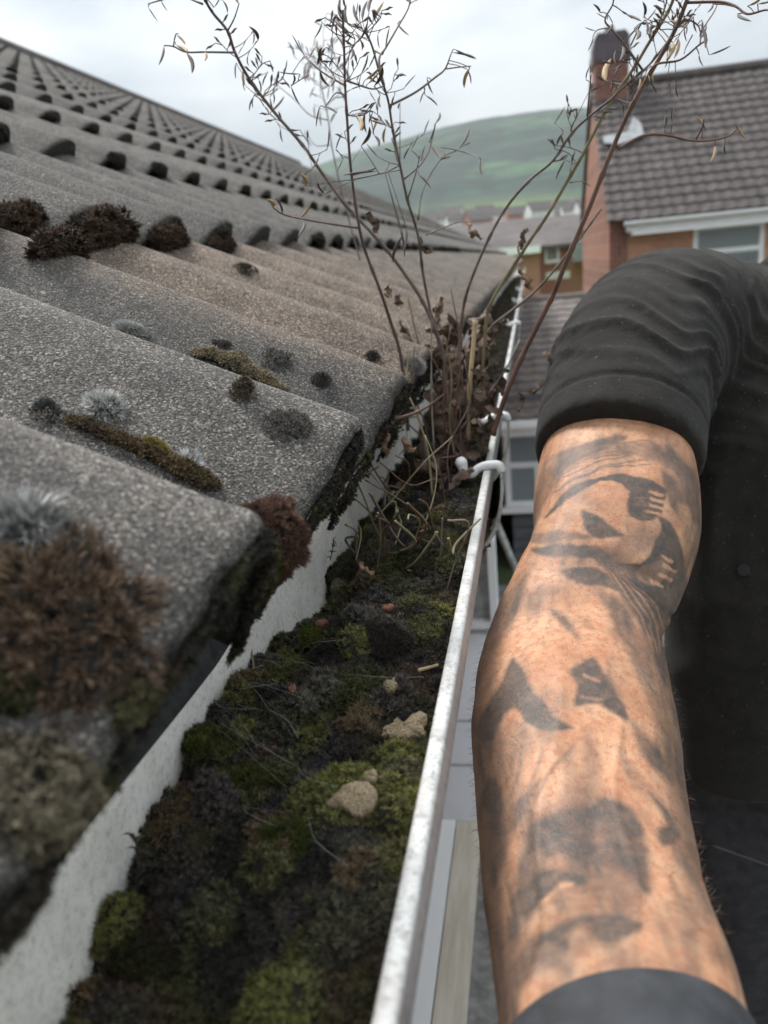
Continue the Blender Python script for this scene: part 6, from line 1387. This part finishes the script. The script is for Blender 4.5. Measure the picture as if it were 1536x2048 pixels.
# trousers
wz = TOP + [-0.01, -0.045, WZ + 0.02]
tr = [closed([wz + [0, 0, 0.02], wz + [0, 0, -0.08], wz + [0, 0, -0.22]], [.205, .215, .215], [.135, .140, .140], 40, sd2)]
for sg in (-1, 1):
    c = wz + sd2 * 0.105 * sg
    tr.append(closed([c + [0, 0, -0.12], c + [0, -0.02, -0.30], c + [0, -0.03, -0.52], c + [0, 0, -0.88]], [.112, .105, .080, .068], [.130, .115, .088, .072], 30, sd2))
V, N, F = merged(tr, 0.008, 8)
V = V + N * ((fbm(V, 14, 8) - 0.5) * 0.034 + (fbm(V * [1, 1, 0.5], 40, 18) - 0.5) * 0.008)[:, None]
trous = mesh('trousers', V, F, M['trousers'], person)
b = MB(); b.tube([wz + sd2 * 0 + [0, 0, .01], wz + [0, 0, -0.03]], 0.01, 6)
def cast(o, px, py):
    bv = BVHTree.FromPolygons([Vector(v.co) + Vector(wloc(o).tolist()) for v in o.data.vertices], [list(p.vertices) for p in o.data.polygons])
    out_ = []
    for x, y in zip(px, py):
        h = bv.ray_cast(Vector((0, 0, 0)), Vector(ray(x, y).tolist())); out_.append((np.array(h[0]), np.array(h[1])) if h[0] is not None else None)
    return out_
hits = [h for h in cast(trous, np.linspace(1425, 1560, 16), np.linspace(1690, 1738, 16)) if h]
if len(hits) > 3:
    b = MB(); b.tube([h[0] + h[1] * 0.0008 for h in hits], 0.0011, 6); b.build('stitching', M['stitch'], trous, smooth=True)
h = cast(shirt, [1487], [1140])[0]
if h:
    b = MB(); n0 = _n(h[1]); b.tube([h[0] - n0 * 0.001, h[0] + n0 * 0.0015, h[0] + n0 * 0.0028, h[0] + n0 * 0.003], [0.0058, 0.0060, 0.0055, 0.004], 18); b.build('button', M['button'], shirt, smooth=False)
# dark band round the wrist
iw = np.searchsorted(u, par[6 + 22]); 
k0_, k1_ = 6 + 24.75, 6 + 27
uu = np.linspace(np.interp(k0_, np.arange(len(par)), par), np.interp(k1_, np.arange(len(par)), par), 24)
cb = cubic(uu, par, C0); rb_ = cubic(uu, par, R0); flb = np.interp(uu, u, fl)
tt = np.gradient(cb, axis=0); tt /= np.linalg.norm(tt, axis=1)[:, None]
Ub = side[None] - tt * (tt @ side)[:, None]; Ub /= np.linalg.norm(Ub, axis=1)[:, None]; Wb = np.cross(tt, Ub)
prof_t = 0.0015 + 0.0035 * np.sin(np.pi * np.linspace(0, 1, 24)) ** 0.35
a = np.arange(64) * 2 * math.pi / 64
tilt = -0.010 * np.cos(a)
Vb2 = cb[:, None] + ((rb_ + prof_t)[:, None] * np.cos(a))[..., None] * Ub[:, None] + (((rb_ * flb) + prof_t)[:, None] * np.sin(a))[..., None] * Wb[:, None] + tt[:, None] * tilt[None, :, None]
mesh('wristband', Vb2.reshape(-1, 3), grid_faces(24, 64, True), M['band'], person)

# ------------------------------------------------------------------ damp valley air
hz_m = bpy.data.materials.new('valley_air'); hz_m.use_nodes = True; ht = hz_m.node_tree; ht.nodes.clear()
ho = ht.nodes.new('ShaderNodeOutputMaterial'); hv = ht.nodes.new('ShaderNodeVolumePrincipled')
hv.inputs['Color'].default_value = (0.86, 0.93, 0.97, 1); hv.inputs['Density'].default_value = 0.00014; hv.inputs['Anisotropy'].default_value = 0.2
ht.links.new(hv.outputs['Volume'], ho.inputs['Volume'])
b = MB().box((-6500, -3500, GZ - 6), (6500, 6500, 330)); hb = b.build('haze', hz_m, None, origin=(0, 0, 0)); tag(hb, kind='stuff', label='thin grey damp air between the gutter and the green hill', cat='haze')
